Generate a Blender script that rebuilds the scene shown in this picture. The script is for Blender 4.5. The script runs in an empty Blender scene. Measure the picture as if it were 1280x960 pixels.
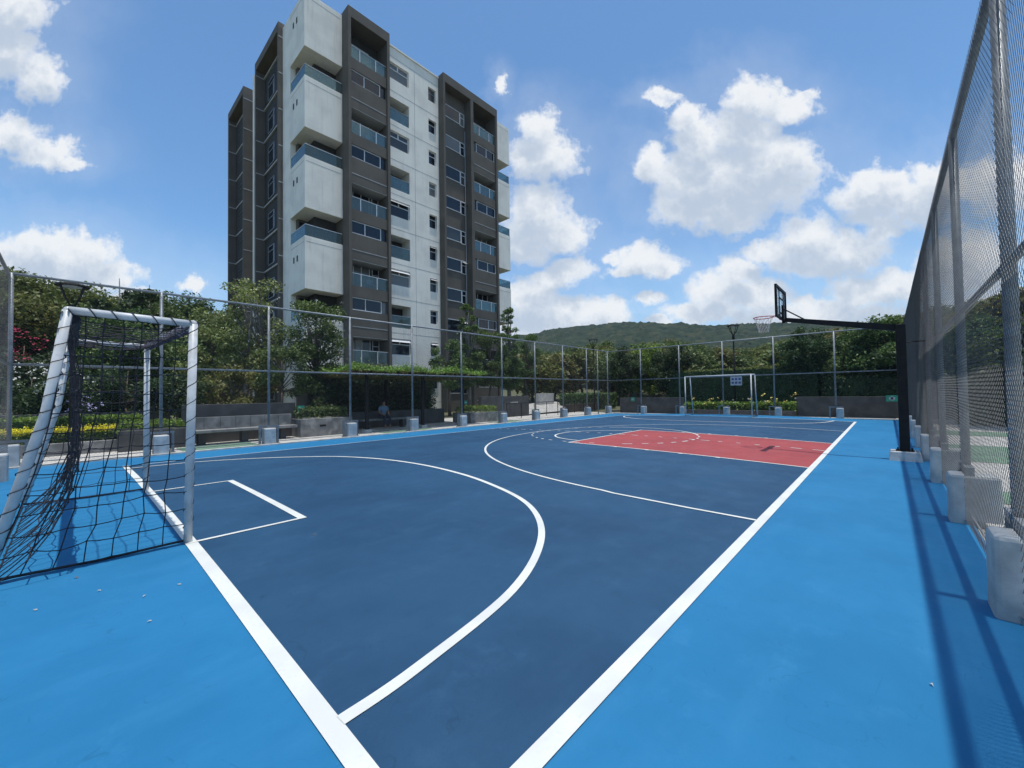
import bpy, bmesh, math, random
import numpy as np
from mathutils import Vector, Matrix, noise
R = math.radians
scene = bpy.context.scene
col = scene.collection

# ------------------------------------------------------------------ camera
F_PX, YAW, PITCH, ROLL, EYE = 506.86, R(42.78), R(1.396), R(-0.871), 1.6
cy_, sy_ = math.cos(YAW), math.sin(YAW)
fw = Vector((cy_*math.cos(PITCH), sy_*math.cos(PITCH), math.sin(PITCH)))
r0 = Vector((sy_, -cy_, 0)); u0 = r0.cross(fw)
CR = r0*math.cos(ROLL) + u0*math.sin(ROLL)
CU = -r0*math.sin(ROLL) + u0*math.cos(ROLL)
cam = bpy.data.cameras.new('camera'); cam.lens = F_PX/1280*36; cam.sensor_width = 36
cam.clip_start = 0.05; cam.clip_end = 6000
camo = bpy.data.objects.new('camera', cam); col.objects.link(camo)
camo.matrix_world = Matrix(((CR.x, CU.x, -fw.x, 0), (CR.y, CU.y, -fw.y, 0), (CR.z, CU.z, -fw.z, EYE), (0, 0, 0, 1)))
scene.camera = camo
def ray(px, py): return CR*((px-640)/F_PX) - CU*((py-480)/F_PX) + fw
def on_y(px, py, Y): d = ray(px, py); q = d*(Y/d.y); q.z += EYE; return q
def on_x(px, py, X): d = ray(px, py); q = d*(X/d.x); q.z += EYE; return q
def at_depth(px, py, D): q = ray(px, py)*D; q.z += EYE; return q

# ------------------------------------------------------------------ light
EXPO = 0.22
scene.view_settings.view_transform = 'Standard'; scene.view_settings.look = 'None'
scene.view_settings.exposure = EXPO; scene.view_settings.gamma = 1.0
SUN = Vector((0.012, -0.10, 1.0)).normalized()
sl = bpy.data.lights.new('sun', 'SUN'); sl.energy = 3.3; sl.angle = R(0.53); sl.color = (1.0, 0.965, 0.91)
so = bpy.data.objects.new('sun', sl); col.objects.link(so)
so.rotation_euler = (-SUN).to_track_quat('-Z', 'Y').to_euler()

w = bpy.data.worlds.new('World'); scene.world = w; w.use_nodes = True
def N(nt, t, **kw):
    n = nt.nodes.new(t)
    for k, v in kw.items():
        if k in n.bl_rna.properties: setattr(n, k, v)
        else: n.inputs[k.replace('_', ' ')].default_value = v
    return n
def mth(nt, op, a, b=None, clamp=False):
    n = nt.nodes.new('ShaderNodeMath'); n.operation = op; n.use_clamp = clamp
    for i, v in enumerate((a, b)):
        if v is None: continue
        if isinstance(v, (int, float)): n.inputs[i].default_value = v
        else: nt.links.new(v, n.inputs[i])
    return n.outputs[0]
def vmt(nt, op, a, b=None, out=0):
    n = nt.nodes.new('ShaderNodeVectorMath'); n.operation = op
    for i, v in enumerate((a, b)):
        if v is None: continue
        if isinstance(v, (tuple, Vector)): n.inputs[i].default_value = tuple(v)
        else: nt.links.new(v, n.inputs[i])
    return n.outputs[out]
def ramp(nt, fac, a, b, t0=0.0, t1=1.0, smooth=True):
    n = nt.nodes.new('ShaderNodeMapRange'); n.interpolation_type = 'SMOOTHSTEP' if smooth else 'LINEAR'
    n.inputs[1].default_value = a; n.inputs[2].default_value = b
    n.inputs[3].default_value = t0; n.inputs[4].default_value = t1
    nt.links.new(fac, n.inputs[0]); return n.outputs[0]

CLOUDS = [  # cumulus heaps: azimuthal/vertical tangents on the sky, (x, y, rx, ry, weight)
 (12,12,55,38,1),(0,62,50,44,1),(48,98,34,32,.9),(-40,40,60,80,1),
 (8,168,50,26,1),(58,192,44,20,.9),(88,207,26,12,.8),
 (672,158,27,24,.85),(684,196,42,32,1),(655,200,20,30,.8),(626,108,8,14,.6),
 (672,268,44,40,1),(700,292,40,26,1),(655,300,40,30,.8),
 (712,334,34,15,.9),(692,346,34,12,.8),
 (668,372,46,28,1),(716,386,36,24,1),(756,388,34,24,1),(700,404,80,20,.9),(660,404,60,22,1),
 (808,322,42,20,1),(832,330,30,14,.9),(790,336,30,8,.7),(768,320,12,9,.6),
 (812,371,21,9,.8),(825,402,16,8,.6),
 (856,150,22,26,.9),(872,178,32,36,1),(815,205,20,28,1),(880,225,72,44,1),(945,222,82,52,1),
 (905,262,64,32,1),(985,200,38,34,1),(852,262,40,24,.8),(938,124,38,30,1),(988,132,32,20,.9),(930,165,48,30,1),
 (828,124,26,10,.55),(1008,118,14,9,.5),
 (1100,232,56,26,1),(1074,248,40,22,.9),(1142,252,60,32,.95),(1175,228,44,26,.9),(1110,272,60,18,.6),
 (1010,298,46,30,1),(1062,312,60,24,1),(965,316,44,14,.8),(1102,292,24,16,.7),(1030,330,70,20,.7),
 (926,340,30,20,.95),(896,362,40,20,1),(940,368,56,22,1),(880,388,60,16,.8),(970,396,70,18,.8),
 (1080,366,48,24,.95),(1120,360,50,24,.9),(1007,384,18,14,.7),(1060,396,90,18,.8),
 (1210,330,60,46,.8),(1260,230,60,40,.8),(1230,400,90,40,.8),
 (52,306,46,26,1),(104,318,42,26,1),(20,332,60,34,.9),(80,348,90,26,.9),(150,344,32,14,.6),(240,358,20,10,.8),(168,372,40,14,.7)]
def cloud_group():
    g = bpy.data.node_groups.new('cloud_field', 'ShaderNodeTree')
    g.interface.new_socket('P', in_out='INPUT', socket_type='NodeSocketVector')
    g.interface.new_socket('F', in_out='OUTPUT', socket_type='NodeSocketFloat')
    gi = g.nodes.new('NodeGroupInput'); go = g.nodes.new('NodeGroupOutput')
    P = gi.outputs[0]; acc = None
    for (x, y, rx, ry, wt) in CLOUDS:
        c = ((x-640)/F_PX, (480-y)/F_PX, 0); s = (F_PX/(rx*1.20), F_PX/(ry*1.22), 0)
        l = vmt(g, 'LENGTH', vmt(g, 'MULTIPLY', vmt(g, 'SUBTRACT', P, c), s), out=1)
        v = mth(g, 'MULTIPLY', mth(g, 'SUBTRACT', 1.0, l), 1.0)
        v = mth(g, 'MINIMUM', v, 0.75*wt)
        if acc is None: acc = v
        else:
            n = g.nodes.new('ShaderNodeMath'); n.operation = 'SMOOTH_MAX'
            g.links.new(acc, n.inputs[0]); g.links.new(v, n.inputs[1]); n.inputs[2].default_value = 0.22
            acc = n.outputs[0]
    g.links.new(acc, go.inputs[0]); return g
def build_world():
    nt = w.node_tree; nt.nodes.clear(); L = nt.links.new
    tc = nt.nodes.new('ShaderNodeTexCoord'); D = tc.outputs['Generated']
    sky = nt.nodes.new('ShaderNodeTexSky'); sky.sky_type = 'NISHITA'; sky.sun_disc = False
    sky.sun_elevation = math.asin(SUN.z); sky.sun_rotation = math.atan2(SUN.x, SUN.y)
    sky.altitude = 1500; sky.air_density = 1.15; sky.dust_density = 1.6; sky.ozone_density = 2.2
    da = vmt(nt, 'DOT_PRODUCT', D, tuple(CR), out=1); db = vmt(nt, 'DOT_PRODUCT', D, tuple(CU), out=1)
    dw = vmt(nt, 'DOT_PRODUCT', D, tuple(fw), out=1)
    dwm = mth(nt, 'MAXIMUM', dw, 0.12)
    cx = nt.nodes.new('ShaderNodeCombineXYZ')
    L(mth(nt, 'DIVIDE', da, dwm), cx.inputs[0]); L(mth(nt, 'DIVIDE', db, dwm), cx.inputs[1])
    P = cx.outputs[0]
    def nz(scale, detail, rough, off):
        n = nt.nodes.new('ShaderNodeTexNoise'); n.inputs['Scale'].default_value = scale
        n.inputs['Detail'].default_value = detail; n.inputs['Roughness'].default_value = rough
        L(vmt(nt, 'ADD', P, off), n.inputs['Vector']); return n
    n1 = nz(11, 7, .66, (3.1, 1.2, 0)); n2 = nz(24, 6, .60, (7.7, 5.2, 1))
    warp = vmt(nt, 'MULTIPLY', vmt(nt, 'SUBTRACT', n1.outputs['Color'], (.5, .5, .5)), (.09, .09, 0))
    Pw = vmt(nt, 'ADD', P, warp)
    grp = cloud_group()
    def ev(vec):
        g = nt.nodes.new('ShaderNodeGroup'); g.node_tree = grp; L(vec, g.inputs[0]); return g.outputs[0]
    f0 = ev(Pw); f1 = ev(vmt(nt, 'ADD', Pw, (0.01, 0.06, 0)))
    tex = mth(nt, 'SUBTRACT', n2.outputs['Fac'], 0.5)
    nl = nz(60, 6, .7, (1.7, 2.2, 4)); tex = mth(nt, 'ADD', tex, mth(nt, 'MULTIPLY', mth(nt, 'SUBTRACT', nl.outputs['Fac'], .5), .16))
    fld = mth(nt, 'ADD', f0, mth(nt, 'MULTIPLY', tex, 1.15))
    front = mth(nt, 'GREATER_THAN', dw, 0.15)
    # scattered cumulus over the rest of the sky (seen only in reflections)
    n3 = nt.nodes.new('ShaderNodeTexNoise'); n3.inputs['Scale'].default_value = 3.2; n3.inputs['Detail'].default_value = 7
    L(D, n3.inputs['Vector'])
    rear = ramp(nt, n3.outputs['Fac'], .54, .66)
    dens = ramp(nt, fld, -0.10, 0.50)
    dens = mth(nt, 'ADD', mth(nt, 'MULTIPLY', dens, front), mth(nt, 'MULTIPLY', rear, mth(nt, 'SUBTRACT', 1.0, front)), True)
    veil = mth(nt, 'MULTIPLY', ramp(nt, mth(nt, 'ADD', f0, mth(nt, 'MULTIPLY', mth(nt, 'SUBTRACT', n1.outputs['Fac'], .5), 2.2)), -1.9, .6), .17)
    dens = mth(nt, 'MAXIMUM', dens, mth(nt, 'MULTIPLY', veil, front))
    # sun above: tops bright, undersides of thick heaps greyer
    shade = ramp(nt, mth(nt, 'ADD', f1, mth(nt, 'MULTIPLY', tex, 1.5)), -0.20, 0.88)
    cc = nt.nodes.new('ShaderNodeMixRGB'); cc.inputs[1].default_value = (.78, .80, .82, 1); cc.inputs[2].default_value = (.45, .525, .63, 1)
    L(shade, cc.inputs[0])
    sky_s = vmt(nt, 'MULTIPLY', sky.outputs[0], (0.104, 0.139, 0.154))
    # thin bright haze low over the horizon
    sep = nt.nodes.new('ShaderNodeSeparateXYZ'); L(D, sep.inputs[0])
    hz = ramp(nt, sep.outputs[2], 0.36, 0.0, 0, .55)
    m0 = nt.nodes.new('ShaderNodeMixRGB'); L(hz, m0.inputs[0]); L(sky_s, m0.inputs[1]); m0.inputs[2].default_value = (.40, .55, .70, 1)
    m = nt.nodes.new('ShaderNodeMixRGB'); L(mth(nt, 'MULTIPLY', dens, .96), m.inputs[0]); L(m0.outputs[0], m.inputs[1]); L(cc.outputs[0], m.inputs[2])
    bg = nt.nodes.new('ShaderNodeBackground'); L(m.outputs[0], bg.inputs[0]); bg.inputs[1].default_value = 1.0
    o = nt.nodes.new('ShaderNodeOutputWorld'); L(bg.outputs[0], o.inputs[0])
    w.cycles.sampling_method = 'MANUAL'; w.cycles.sample_map_resolution = 512
build_world()

# ------------------------------------------------------------------ materials
MATS = {}
def base_mat(name):
    m = bpy.data.materials.new(name); m.use_nodes = True
    nt = m.node_tree; b = nt.nodes['Principled BSDF']; MATS[name] = m; return m, nt, b
def noisy(name, c1, c2, scale=3.0, rough=.7, metal=0, detail=6, bump=0.0, bscale=60, c3=None, s3=.5, lo=.35, hi=.65, spec=.5):
    m, nt, b = base_mat(name); L = nt.links.new
    tc = nt.nodes.new('ShaderNodeTexCoord')
    n = nt.nodes.new('ShaderNodeTexNoise'); n.inputs['Scale'].default_value = scale; n.inputs['Detail'].default_value = detail
    L(tc.outputs['Object'], n.inputs['Vector'])
    mx = nt.nodes.new('ShaderNodeMixRGB'); mx.inputs[1].default_value = (*c1, 1); mx.inputs[2].default_value = (*c2, 1)
    L(ramp(nt, n.outputs['Fac'], lo, hi), mx.inputs[0]); out = mx.outputs[0]
    if c3:
        n3 = nt.nodes.new('ShaderNodeTexNoise'); n3.inputs['Scale'].default_value = s3; n3.inputs['Detail'].default_value = 8
        L(tc.outputs['Object'], n3.inputs['Vector'])
        m3 = nt.nodes.new('ShaderNodeMixRGB'); L(ramp(nt, n3.outputs['Fac'], .5, .72), m3.inputs[0])
        L(out, m3.inputs[1]); m3.inputs[2].default_value = (*c3, 1); out = m3.outputs[0]
    L(out, b.inputs['Base Color']); b.inputs['Roughness'].default_value = rough; b.inputs['Metallic'].default_value = metal
    b.inputs['Specular IOR Level'].default_value = spec
    if bump:
        nb = nt.nodes.new('ShaderNodeTexNoise'); nb.inputs['Scale'].default_value = bscale; nb.inputs['Detail'].default_value = 4
        L(tc.outputs['Object'], nb.inputs['Vector'])
        bp = nt.nodes.new('ShaderNodeBump'); bp.inputs['Strength'].default_value = bump; bp.inputs['Distance'].default_value = .01
        L(nb.outputs['Fac'], bp.inputs['Height']); L(bp.outputs[0], b.inputs['Normal'])
    return m
def acrylic(name, c, cd, cl, streak=(.35, 2.2)):
    """court paint: broad uneven roller passes, scuffs and dust"""
    m, nt, b = base_mat(name); L = nt.links.new
    tc = nt.nodes.new('ShaderNodeTexCoord'); O = tc.outputs['Object']
    def nz(s, d, vec=O, r=.6):
        n = nt.nodes.new('ShaderNodeTexNoise'); n.inputs['Scale'].default_value = s; n.inputs['Detail'].default_value = d
        n.inputs['Roughness'].default_value = r; L(vec, n.inputs['Vector']); return n.outputs['Fac']
    def mix(f, a, bc):
        x = nt.nodes.new('ShaderNodeMixRGB'); L(f, x.inputs[0])
        if isinstance(a, tuple): x.inputs[1].default_value = (*a, 1)
        else: L(a, x.inputs[1])
        x.inputs[2].default_value = (*bc, 1); return x.outputs[0]
    o = mix(ramp(nt, nz(.55, 6), .38, .66, 0, .8), c, cd)
    st = nz(1.0, 5, vmt(nt, 'MULTIPLY', O, (streak[0]*2.4, streak[1]*1.3, 1)))
    o = mix(ramp(nt, st, .50, .72, 0, .35), o, cl)
    o = mix(ramp(nt, nz(3.1, 9, r=.72), .52, .74, 0, .55), o, cl)
    o = mix(ramp(nt, nz(7, 8, r=.75), .55, .74, 0, .55), o, cd)
    o = mix(ramp(nt, nz(120, 4, r=.8), .5, .8, 0, .35), o, cl)
    o = mix(ramp(nt, nz(55, 3), .72, .76, 0, .30), o, tuple(min(1, v*1.8+.06) for v in c))
    # rubber scuffs: thin broken curves, and dusty foot-worn patches
    for sc_, off, msk, wd in ((1.1, 0, 5.0, .0035), (2.3, 7, 3.0, .006), (.7, 3, 7.0, .002)):
        q = nz(sc_, 3, vmt(nt, 'ADD', O, (off, off*2, 0)))
        line = ramp(nt, mth(nt, 'ABSOLUTE', mth(nt, 'SUBTRACT', q, .5)), wd, 0, 0, .26)
        sm = mth(nt, 'MULTIPLY', line, ramp(nt, nz(msk, 3, vmt(nt, 'ADD', O, (off*3, 1, 0))), .53, .62))
        o = mix(sm, o, tuple(v*.5 for v in cd))
    L(o, b.inputs['Base Color'])
    L(ramp(nt, nz(2.0, 5), .3, .7, .55, .75), b.inputs['Roughness']); b.inputs['Specular IOR Level'].default_value = .22
    bp = nt.nodes.new('ShaderNodeBump'); bp.inputs['Strength'].default_value = .35; bp.inputs['Distance'].default_value = .003
    L(nz(260, 3), bp.inputs['Height']); L(bp.outputs[0], b.inputs['Normal']); return m
def leafmat(name, ca, cb, cc=None, trans=.28):
    m = bpy.data.materials.new(name); m.use_nodes = True; nt = m.node_tree; nt.nodes.clear(); L = nt.links.new; MATS[name] = m
    ge = nt.nodes.new('ShaderNodeNewGeometry'); rp = nt.nodes.new('ShaderNodeValToRGB'); e = rp.color_ramp.elements
    e[0].color = (*ca, 1); e[1].color = (*cb, 1); e[0].position = .1; e[1].position = .8
    if cc: x = rp.color_ramp.elements.new(.95); x.color = (*cc, 1)
    L(ge.outputs['Random Per Island'], rp.inputs[0])
    tc = nt.nodes.new('ShaderNodeTexCoord'); n = nt.nodes.new('ShaderNodeTexNoise'); n.inputs['Scale'].default_value = .9
    L(tc.outputs['Object'], n.inputs['Vector'])
    oi = nt.nodes.new('ShaderNodeObjectInfo')
    hs = nt.nodes.new('ShaderNodeHueSaturation'); L(rp.outputs[0], hs.inputs['Color'])
    L(mth(nt, 'ADD', ramp(nt, n.outputs['Fac'], .3, .7, .95, 1.5), mth(nt, 'MULTIPLY', oi.outputs['Random'], .25)), hs.inputs['Value'])
    L(mth(nt, 'ADD', mth(nt, 'MULTIPLY', oi.outputs['Random'], .03), .485), hs.inputs['Hue'])
    b = nt.nodes.new('ShaderNodeBsdfPrincipled'); L(hs.outputs[0], b.inputs['Base Color']); b.inputs['Roughness'].default_value = .55
    b.inputs['Specular IOR Level'].default_value = .35
    t = nt.nodes.new('ShaderNodeBsdfTranslucent'); L(hs.outputs[0], t.inputs[0])
    mx = nt.nodes.new('ShaderNodeMixShader'); mx.inputs[0].default_value = trans; L(b.outputs[0], mx.inputs[1]); L(t.outputs[0], mx.inputs[2])
    o = nt.nodes.new('ShaderNodeOutputMaterial'); L(mx.outputs[0], o.inputs[0]); return m
def glassmat(name, tint, refl=.5, rough=.02, clear=.75):
    m = bpy.data.materials.new(name); m.use_nodes = True; nt = m.node_tree; nt.nodes.clear(); L = nt.links.new; MATS[name] = m
    t = nt.nodes.new('ShaderNodeBsdfTransparent'); t.inputs[0].default_value = (*tint, 1)
    g = nt.nodes.new('ShaderNodeBsdfGlossy'); g.inputs['Roughness'].default_value = rough; g.inputs[0].default_value = (.9, .97, 1, 1)
    d = nt.nodes.new('ShaderNodeBsdfDiffuse'); d.inputs[0].default_value = (*[v*.6 for v in tint], 1)
    lw = nt.nodes.new('ShaderNodeLayerWeight'); lw.inputs[0].default_value = .35
    m1 = nt.nodes.new('ShaderNodeMixShader'); m1.inputs[0].default_value = 1-clear; L(t.outputs[0], m1.inputs[1]); L(d.outputs[0], m1.inputs[2])
    m2 = nt.nodes.new('ShaderNodeMixShader'); L(mth(nt, 'MULTIPLY', lw.outputs['Fresnel'], refl*2, True), m2.inputs[0])
    L(m1.outputs[0], m2.inputs[1]); L(g.outputs[0], m2.inputs[2])
    o = nt.nodes.new('ShaderNodeOutputMaterial'); L(m2.outputs[0], o.inputs[0]); return m
def concrete_wall(name, c1, c2, lines=None, rough=.85):
    """plastered/cast wall: blotches, vertical rain streaks"""
    m, nt, b = base_mat(name); L = nt.links.new
    tc = nt.nodes.new('ShaderNodeTexCoord'); O = tc.outputs['Object']
    n = nt.nodes.new('ShaderNodeTexNoise'); n.inputs['Scale'].default_value = .7; n.inputs['Detail'].default_value = 9; L(O, n.inputs[0])
    s = nt.nodes.new('ShaderNodeTexNoise'); s.inputs['Scale'].default_value = 1; s.inputs['Detail'].default_value = 6
    L(vmt(nt, 'MULTIPLY', O, (5, 5, .35)), s.inputs[0])
    mx = nt.nodes.new('ShaderNodeMixRGB'); mx.inputs[1].default_value = (*c1, 1); mx.inputs[2].default_value = (*c2, 1)
    f = mth(nt, 'ADD', ramp(nt, n.outputs['Fac'], .38, .68, 0, .6), ramp(nt, s.outputs['Fac'], .5, .75, 0, .5), True)
    L(f, mx.inputs[0]); L(mx.outputs[0], b.inputs['Base Color']); b.inputs['Roughness'].default_value = rough
    b.inputs['Specular IOR Level'].default_value = .25
    bp = nt.nodes.new('ShaderNodeBump'); bp.inputs['Strength'].default_value = .2; bp.inputs['Distance'].default_value = .02
    nb = nt.nodes.new('ShaderNodeTexNoise'); nb.inputs['Scale'].default_value = 30; L(O, nb.inputs[0])
    L(nb.outputs['Fac'], bp.inputs['Height']); L(bp.outputs[0], b.inputs['Normal']); return m

acrylic('court_dark', (.019, .070, .140), (.013, .050, .108), (.029, .090, .168))
acrylic('court_light', (.018, .168, .345), (.012, .140, .295), (.032, .196, .380))
acrylic('court_red', (.33, .060, .060), (.275, .050, .052), (.38, .080, .078))
noisy('line_white', (.68, .685, .64), (.60, .605, .565), 2.5, .65, bump=.15, bscale=200, c3=(.60, .61, .58), s3=45)
noisy('concrete_pave', (.52, .49, .44), (.40, .385, .35), 2, .9, bump=.3, bscale=80)
noisy('green_pave', (.15, .25, .16), (.11, .19, .125), 2, .85, bump=.2, bscale=100)
noisy('kerb_con', (.55, .53, .49), (.38, .37, .34), 4, .9, bump=.3)
noisy('block_con', (.46, .47, .46), (.34, .35, .35), 5, .9, bump=.5, bscale=50, c3=(.54, .54, .52), s3=3)
noisy('bench_con', (.24, .235, .225), (.14, .14, .135), 3, .9, bump=.4, c3=(.33, .32, .30), s3=2.5)
noisy('wall_dark', (.085, .083, .080), (.055, .054, .053), 2, .85, bump=.3)
noisy('galv', (.26, .285, .305), (.20, .22, .235), 9, .5, metal=.3, c3=(.15, .165, .18), s3=4)
noisy('galv_wire', (.085, .092, .10), (.055, .06, .066), 9, .6, metal=.2)
noisy('goal_white', (.62, .63, .63), (.50, .52, .53), 6, .42, c3=(.46, .47, .46), s3=11)
noisy('black_paint', (.006, .006, .007), (.012, .011, .011), 8, .6, spec=.25)
noisy('net_black', (.012, .012, .016), (.028, .026, .034), 20, .8)
noisy('net_purple', (.10, .095, .15), (.04, .038, .06), 20, .85)
noisy('net_white', (.55, .54, .53), (.42, .41, .40), 20, .8)
noisy('rim_red', (.50, .10, .12), (.42, .08, .10), 10, .4)
noisy('bark', (.16, .125, .095), (.085, .066, .05), 9, .9, bump=.8, bscale=25)
noisy('bark_pale', (.20, .185, .155), (.12, .11, .09), 9, .9, bump=.8, bscale=25)
noisy('soil', (.075, .055, .038), (.045, .034, .025), 3, .95, bump=.8)
noisy('ground_grass', (.075, .095, .035), (.11, .10, .055), .4, .95, bump=.6, c3=(.17, .14, .09), s3=.08)
concrete_wall('b_white', (.88, .83, .735), (.70, .66, .59))
concrete_wall('b_dark', (.135, .120, .102), (.100, .090, .078))
concrete_wall('b_darker', (.050, .049, .048), (.038, .037, .037))
noisy('b_groove', (.42, .41, .39), (.34, .33, .32), 2, .8)
noisy('b_band', (.46, .45, .43), (.38, .37, .36), 2, .8)
noisy('alu_white', (.72, .73, .74), (.62, .63, .65), 5, .4)
noisy('alu_grey', (.34, .36, .37), (.28, .30, .31), 5, .4, metal=.4)
noisy('soffit', (.40, .40, .385), (.32, .32, .31), 1, .9)
noisy('skin', (.30, .17, .11), (.26, .145, .095), 12, .55)
noisy('shirt_blue', (.16, .25, .34), (.12, .20, .28), 12, .85)
noisy('trouser', (.045, .045, .07), (.03, .03, .05), 12, .9)
noisy('hair_black', (.012, .010, .009), (.02, .016, .014), 30, .6)
noisy('sign_white', (.46, .52, .60), (.40, .45, .52), 8, .5)
noisy('sign_blue', (.05, .10, .30), (.04, .08, .24), 8, .5)
noisy('sign_green', (.02, .30, .20), (.02, .25, .17), 8, .5)
noisy('yellow_flower', (.60, .46, .06), (.62, .54, .18), 30, .7)
noisy('white_flower', (.60, .60, .55), (.5, .49, .45), 30, .7)
noisy('pink_flower', (.42, .03, .08), (.32, .02, .06), 30, .7)
noisy('lilac_flower', (.38, .32, .60), (.45, .42, .62), 30, .7)
noisy('curtain', (.42, .42, .40), (.30, .30, .29), 2, .9)
m_, nt_, b_ = base_mat('window_glass'); b_.inputs['Base Color'].default_value = (.012, .016, .024, 1); b_.inputs['Roughness'].default_value = .05
b_.inputs['Specular IOR Level'].default_value = .5; b_.inputs['IOR'].default_value = 1.5
for nm_, cc_ in (('window_blind', (.20, .20, .19)), ('window_sheer', (.075, .080, .085))):
    m2_, nt2_, b2_ = base_mat(nm_); wv = nt2_.nodes.new('ShaderNodeTexWave'); wv.inputs['Scale'].default_value = 3.2; wv.inputs['Distortion'].default_value = 1.5
    tc_ = nt2_.nodes.new('ShaderNodeTexCoord'); nt2_.links.new(tc_.outputs['Object'], wv.inputs['Vector'])
    mx_ = nt2_.nodes.new('ShaderNodeMixRGB'); mx_.inputs[1].default_value = (*cc_, 1); mx_.inputs[2].default_value = (*[v*.55 for v in cc_], 1)
    nt2_.links.new(wv.outputs['Fac'], mx_.inputs[0]); nt2_.links.new(mx_.outputs[0], b2_.inputs['Base Color']); b2_.inputs['Roughness'].default_value = .06
glassmat('rail_glass', (.44, .58, .58), .36, .02, .78)
glassmat('acrylic_board', (.86, .90, .92), .35, .05, .93)
leafmat('leaf_mid', (.032, .064, .018), (.085, .135, .036), (.17, .21, .08))
leafmat('leaf_dark', (.014, .034, .012), (.040, .072, .022), (.11, .14, .06))
leafmat('leaf_olive', (.058, .078, .018), (.130, .148, .038), (.18, .19, .06))
leafmat('leaf_yellowgreen', (.080, .110, .028), (.200, .235, .075), (.36, .38, .19))
leafmat('leaf_bright', (.070, .125, .018), (.160, .240, .040), (.22, .30, .06))
leafmat('leaf_brown', (.085, .085, .026), (.150, .140, .045), (.11, .14, .04))
leafmat('leaf_gold', (.42, .42, .02), (.62, .56, .03), (.68, .62, .05))

# ------------------------------------------------------------------ mesh helpers
class MB:
    def __init__(s): s.v = []; s.f = []
    def box(s, x0, x1, y0, y1, z0, z1):
        b = len(s.v)
        s.v += [(x0,y0,z0),(x1,y0,z0),(x1,y1,z0),(x0,y1,z0),(x0,y0,z1),(x1,y0,z1),(x1,y1,z1),(x0,y1,z1)]
        s.f += [tuple(b+i for i in q) for q in ((0,3,2,1),(4,5,6,7),(0,1,5,4),(1,2,6,5),(2,3,7,6),(3,0,4,7))]; return s
    def quad(s, a, b, c, d):
        k = len(s.v); s.v += [tuple(a), tuple(b), tuple(c), tuple(d)]; s.f.append((k, k+1, k+2, k+3)); return s
    def tube(s, pts, r, n=8, cap=True):
        pts = [Vector(p) for p in pts]; rs = r if isinstance(r, (list, tuple)) else [r]*len(pts)
        base = len(s.v); up = None
        for i, p in enumerate(pts):
            t = (pts[min(i+1, len(pts)-1)] - pts[max(i-1, 0)])
            if t.length < 1e-9: t = Vector((0, 0, 1))
            t.normalize()
            if up is None: up = Vector((0, 0, 1)) if abs(t.z) < .9 else Vector((1, 0, 0))
            a = t.cross(up)
            if a.length < 1e-6: a = t.orthogonal()
            a.normalize(); b = a.cross(t).normalized(); up = b
            for k in range(n):
                an = 2*math.pi*k/n; q = p + (a*math.cos(an) + b*math.sin(an))*rs[i]; s.v.append(tuple(q))
        for i in range(len(pts)-1):
            for k in range(n):
                k2 = (k+1) % n; s.f.append((base+i*n+k, base+i*n+k2, base+(i+1)*n+k2, base+(i+1)*n+k))
        if cap and n > 2:
            s.f.append(tuple(base+k for k in range(n))[::-1]); s.f.append(tuple(base+(len(pts)-1)*n+k for k in range(n)))
        return s
    def build(s, name, mat, parent=None, smooth=False, bevel=0, loc=(0, 0, 0)):
        me = bpy.data.meshes.new(name); me.from_pydata([(a-loc[0], b-loc[1], c-loc[2]) for a, b, c in s.v], [], s.f)
        me.materials.append(MATS[mat] if isinstance(mat, str) else mat)
        if smooth: me.polygons.foreach_set('use_smooth', [True]*len(me.polygons))
        me.update(); o = bpy.data.objects.new(name, me); o.location = loc; col.objects.link(o)
        if parent: o.parent = parent
        if bevel:
            md = o.modifiers.new('bevel', 'BEVEL'); md.width = bevel; md.segments = 2; md.limit_method = 'ANGLE'
        return o
def tag(o, label=None, cat=None, group=None, kind=None):
    if label: o['label'] = label
    if cat: o['category'] = cat
    if group: o['group'] = group
    if kind: o['kind'] = kind
    return o
def thing(name, label, cat, loc=(0, 0, 0), group=None, rz=0):
    o = bpy.data.objects.new(name, None); col.objects.link(o); o.location = loc; o.rotation_euler[2] = rz
    return tag(o, label, cat, group)
def structure(o): o['kind'] = 'structure'; return o
def copy_tree(root, loc, rz=0, sc=1, label=None):
    r = root.copy(); col.objects.link(r); r.location = loc; r.rotation_euler[2] = rz
    r.scale = (sc, sc, sc) if not isinstance(sc, tuple) else sc
    if label: r['label'] = label
    for ch in list(root.children):
        c = ch.copy(); col.objects.link(c); c.parent = r
        for g in list(ch.children):
            d = g.copy(); col.objects.link(d); d.parent = c
    return r

# ------------------------------------------------------------------ ground
def zc(y): return .11*max(0.0, 1-((y-7.3)/6.3)**2)      # drainage crown along the court
XE0, XE1, YR, YL = -1.10, 27.8, -.677, 15.5              # fence lines
CX0, CX1, CY0, CY1 = .82, 25.42, 1.17, 13.45            # court outline
def sheet(name, x0, x1, y0, y1, mat, dz=0, ny=60, nx=1):
    m = MB(); ys = [y0+(y1-y0)*i/ny for i in range(ny+1)]; xs = [x0+(x1-x0)*i/nx for i in range(nx+1)]
    for y in ys:
        for x in xs: m.v.append((x, y, zc(y)+dz))
    k = nx+1
    for j in range(ny):
        for i in range(nx): m.f.append((j*k+i, j*k+i+1, (j+1)*k+i+1, (j+1)*k+i))
    return structure(m.build(name, mat))
g = MB()
g.quad((-410, -900, -.06), (1140, -900, -.06), (1140, 1140, -.06), (-410, 1140, -.06)); structure(g.build('ground', 'ground_grass'))
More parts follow.
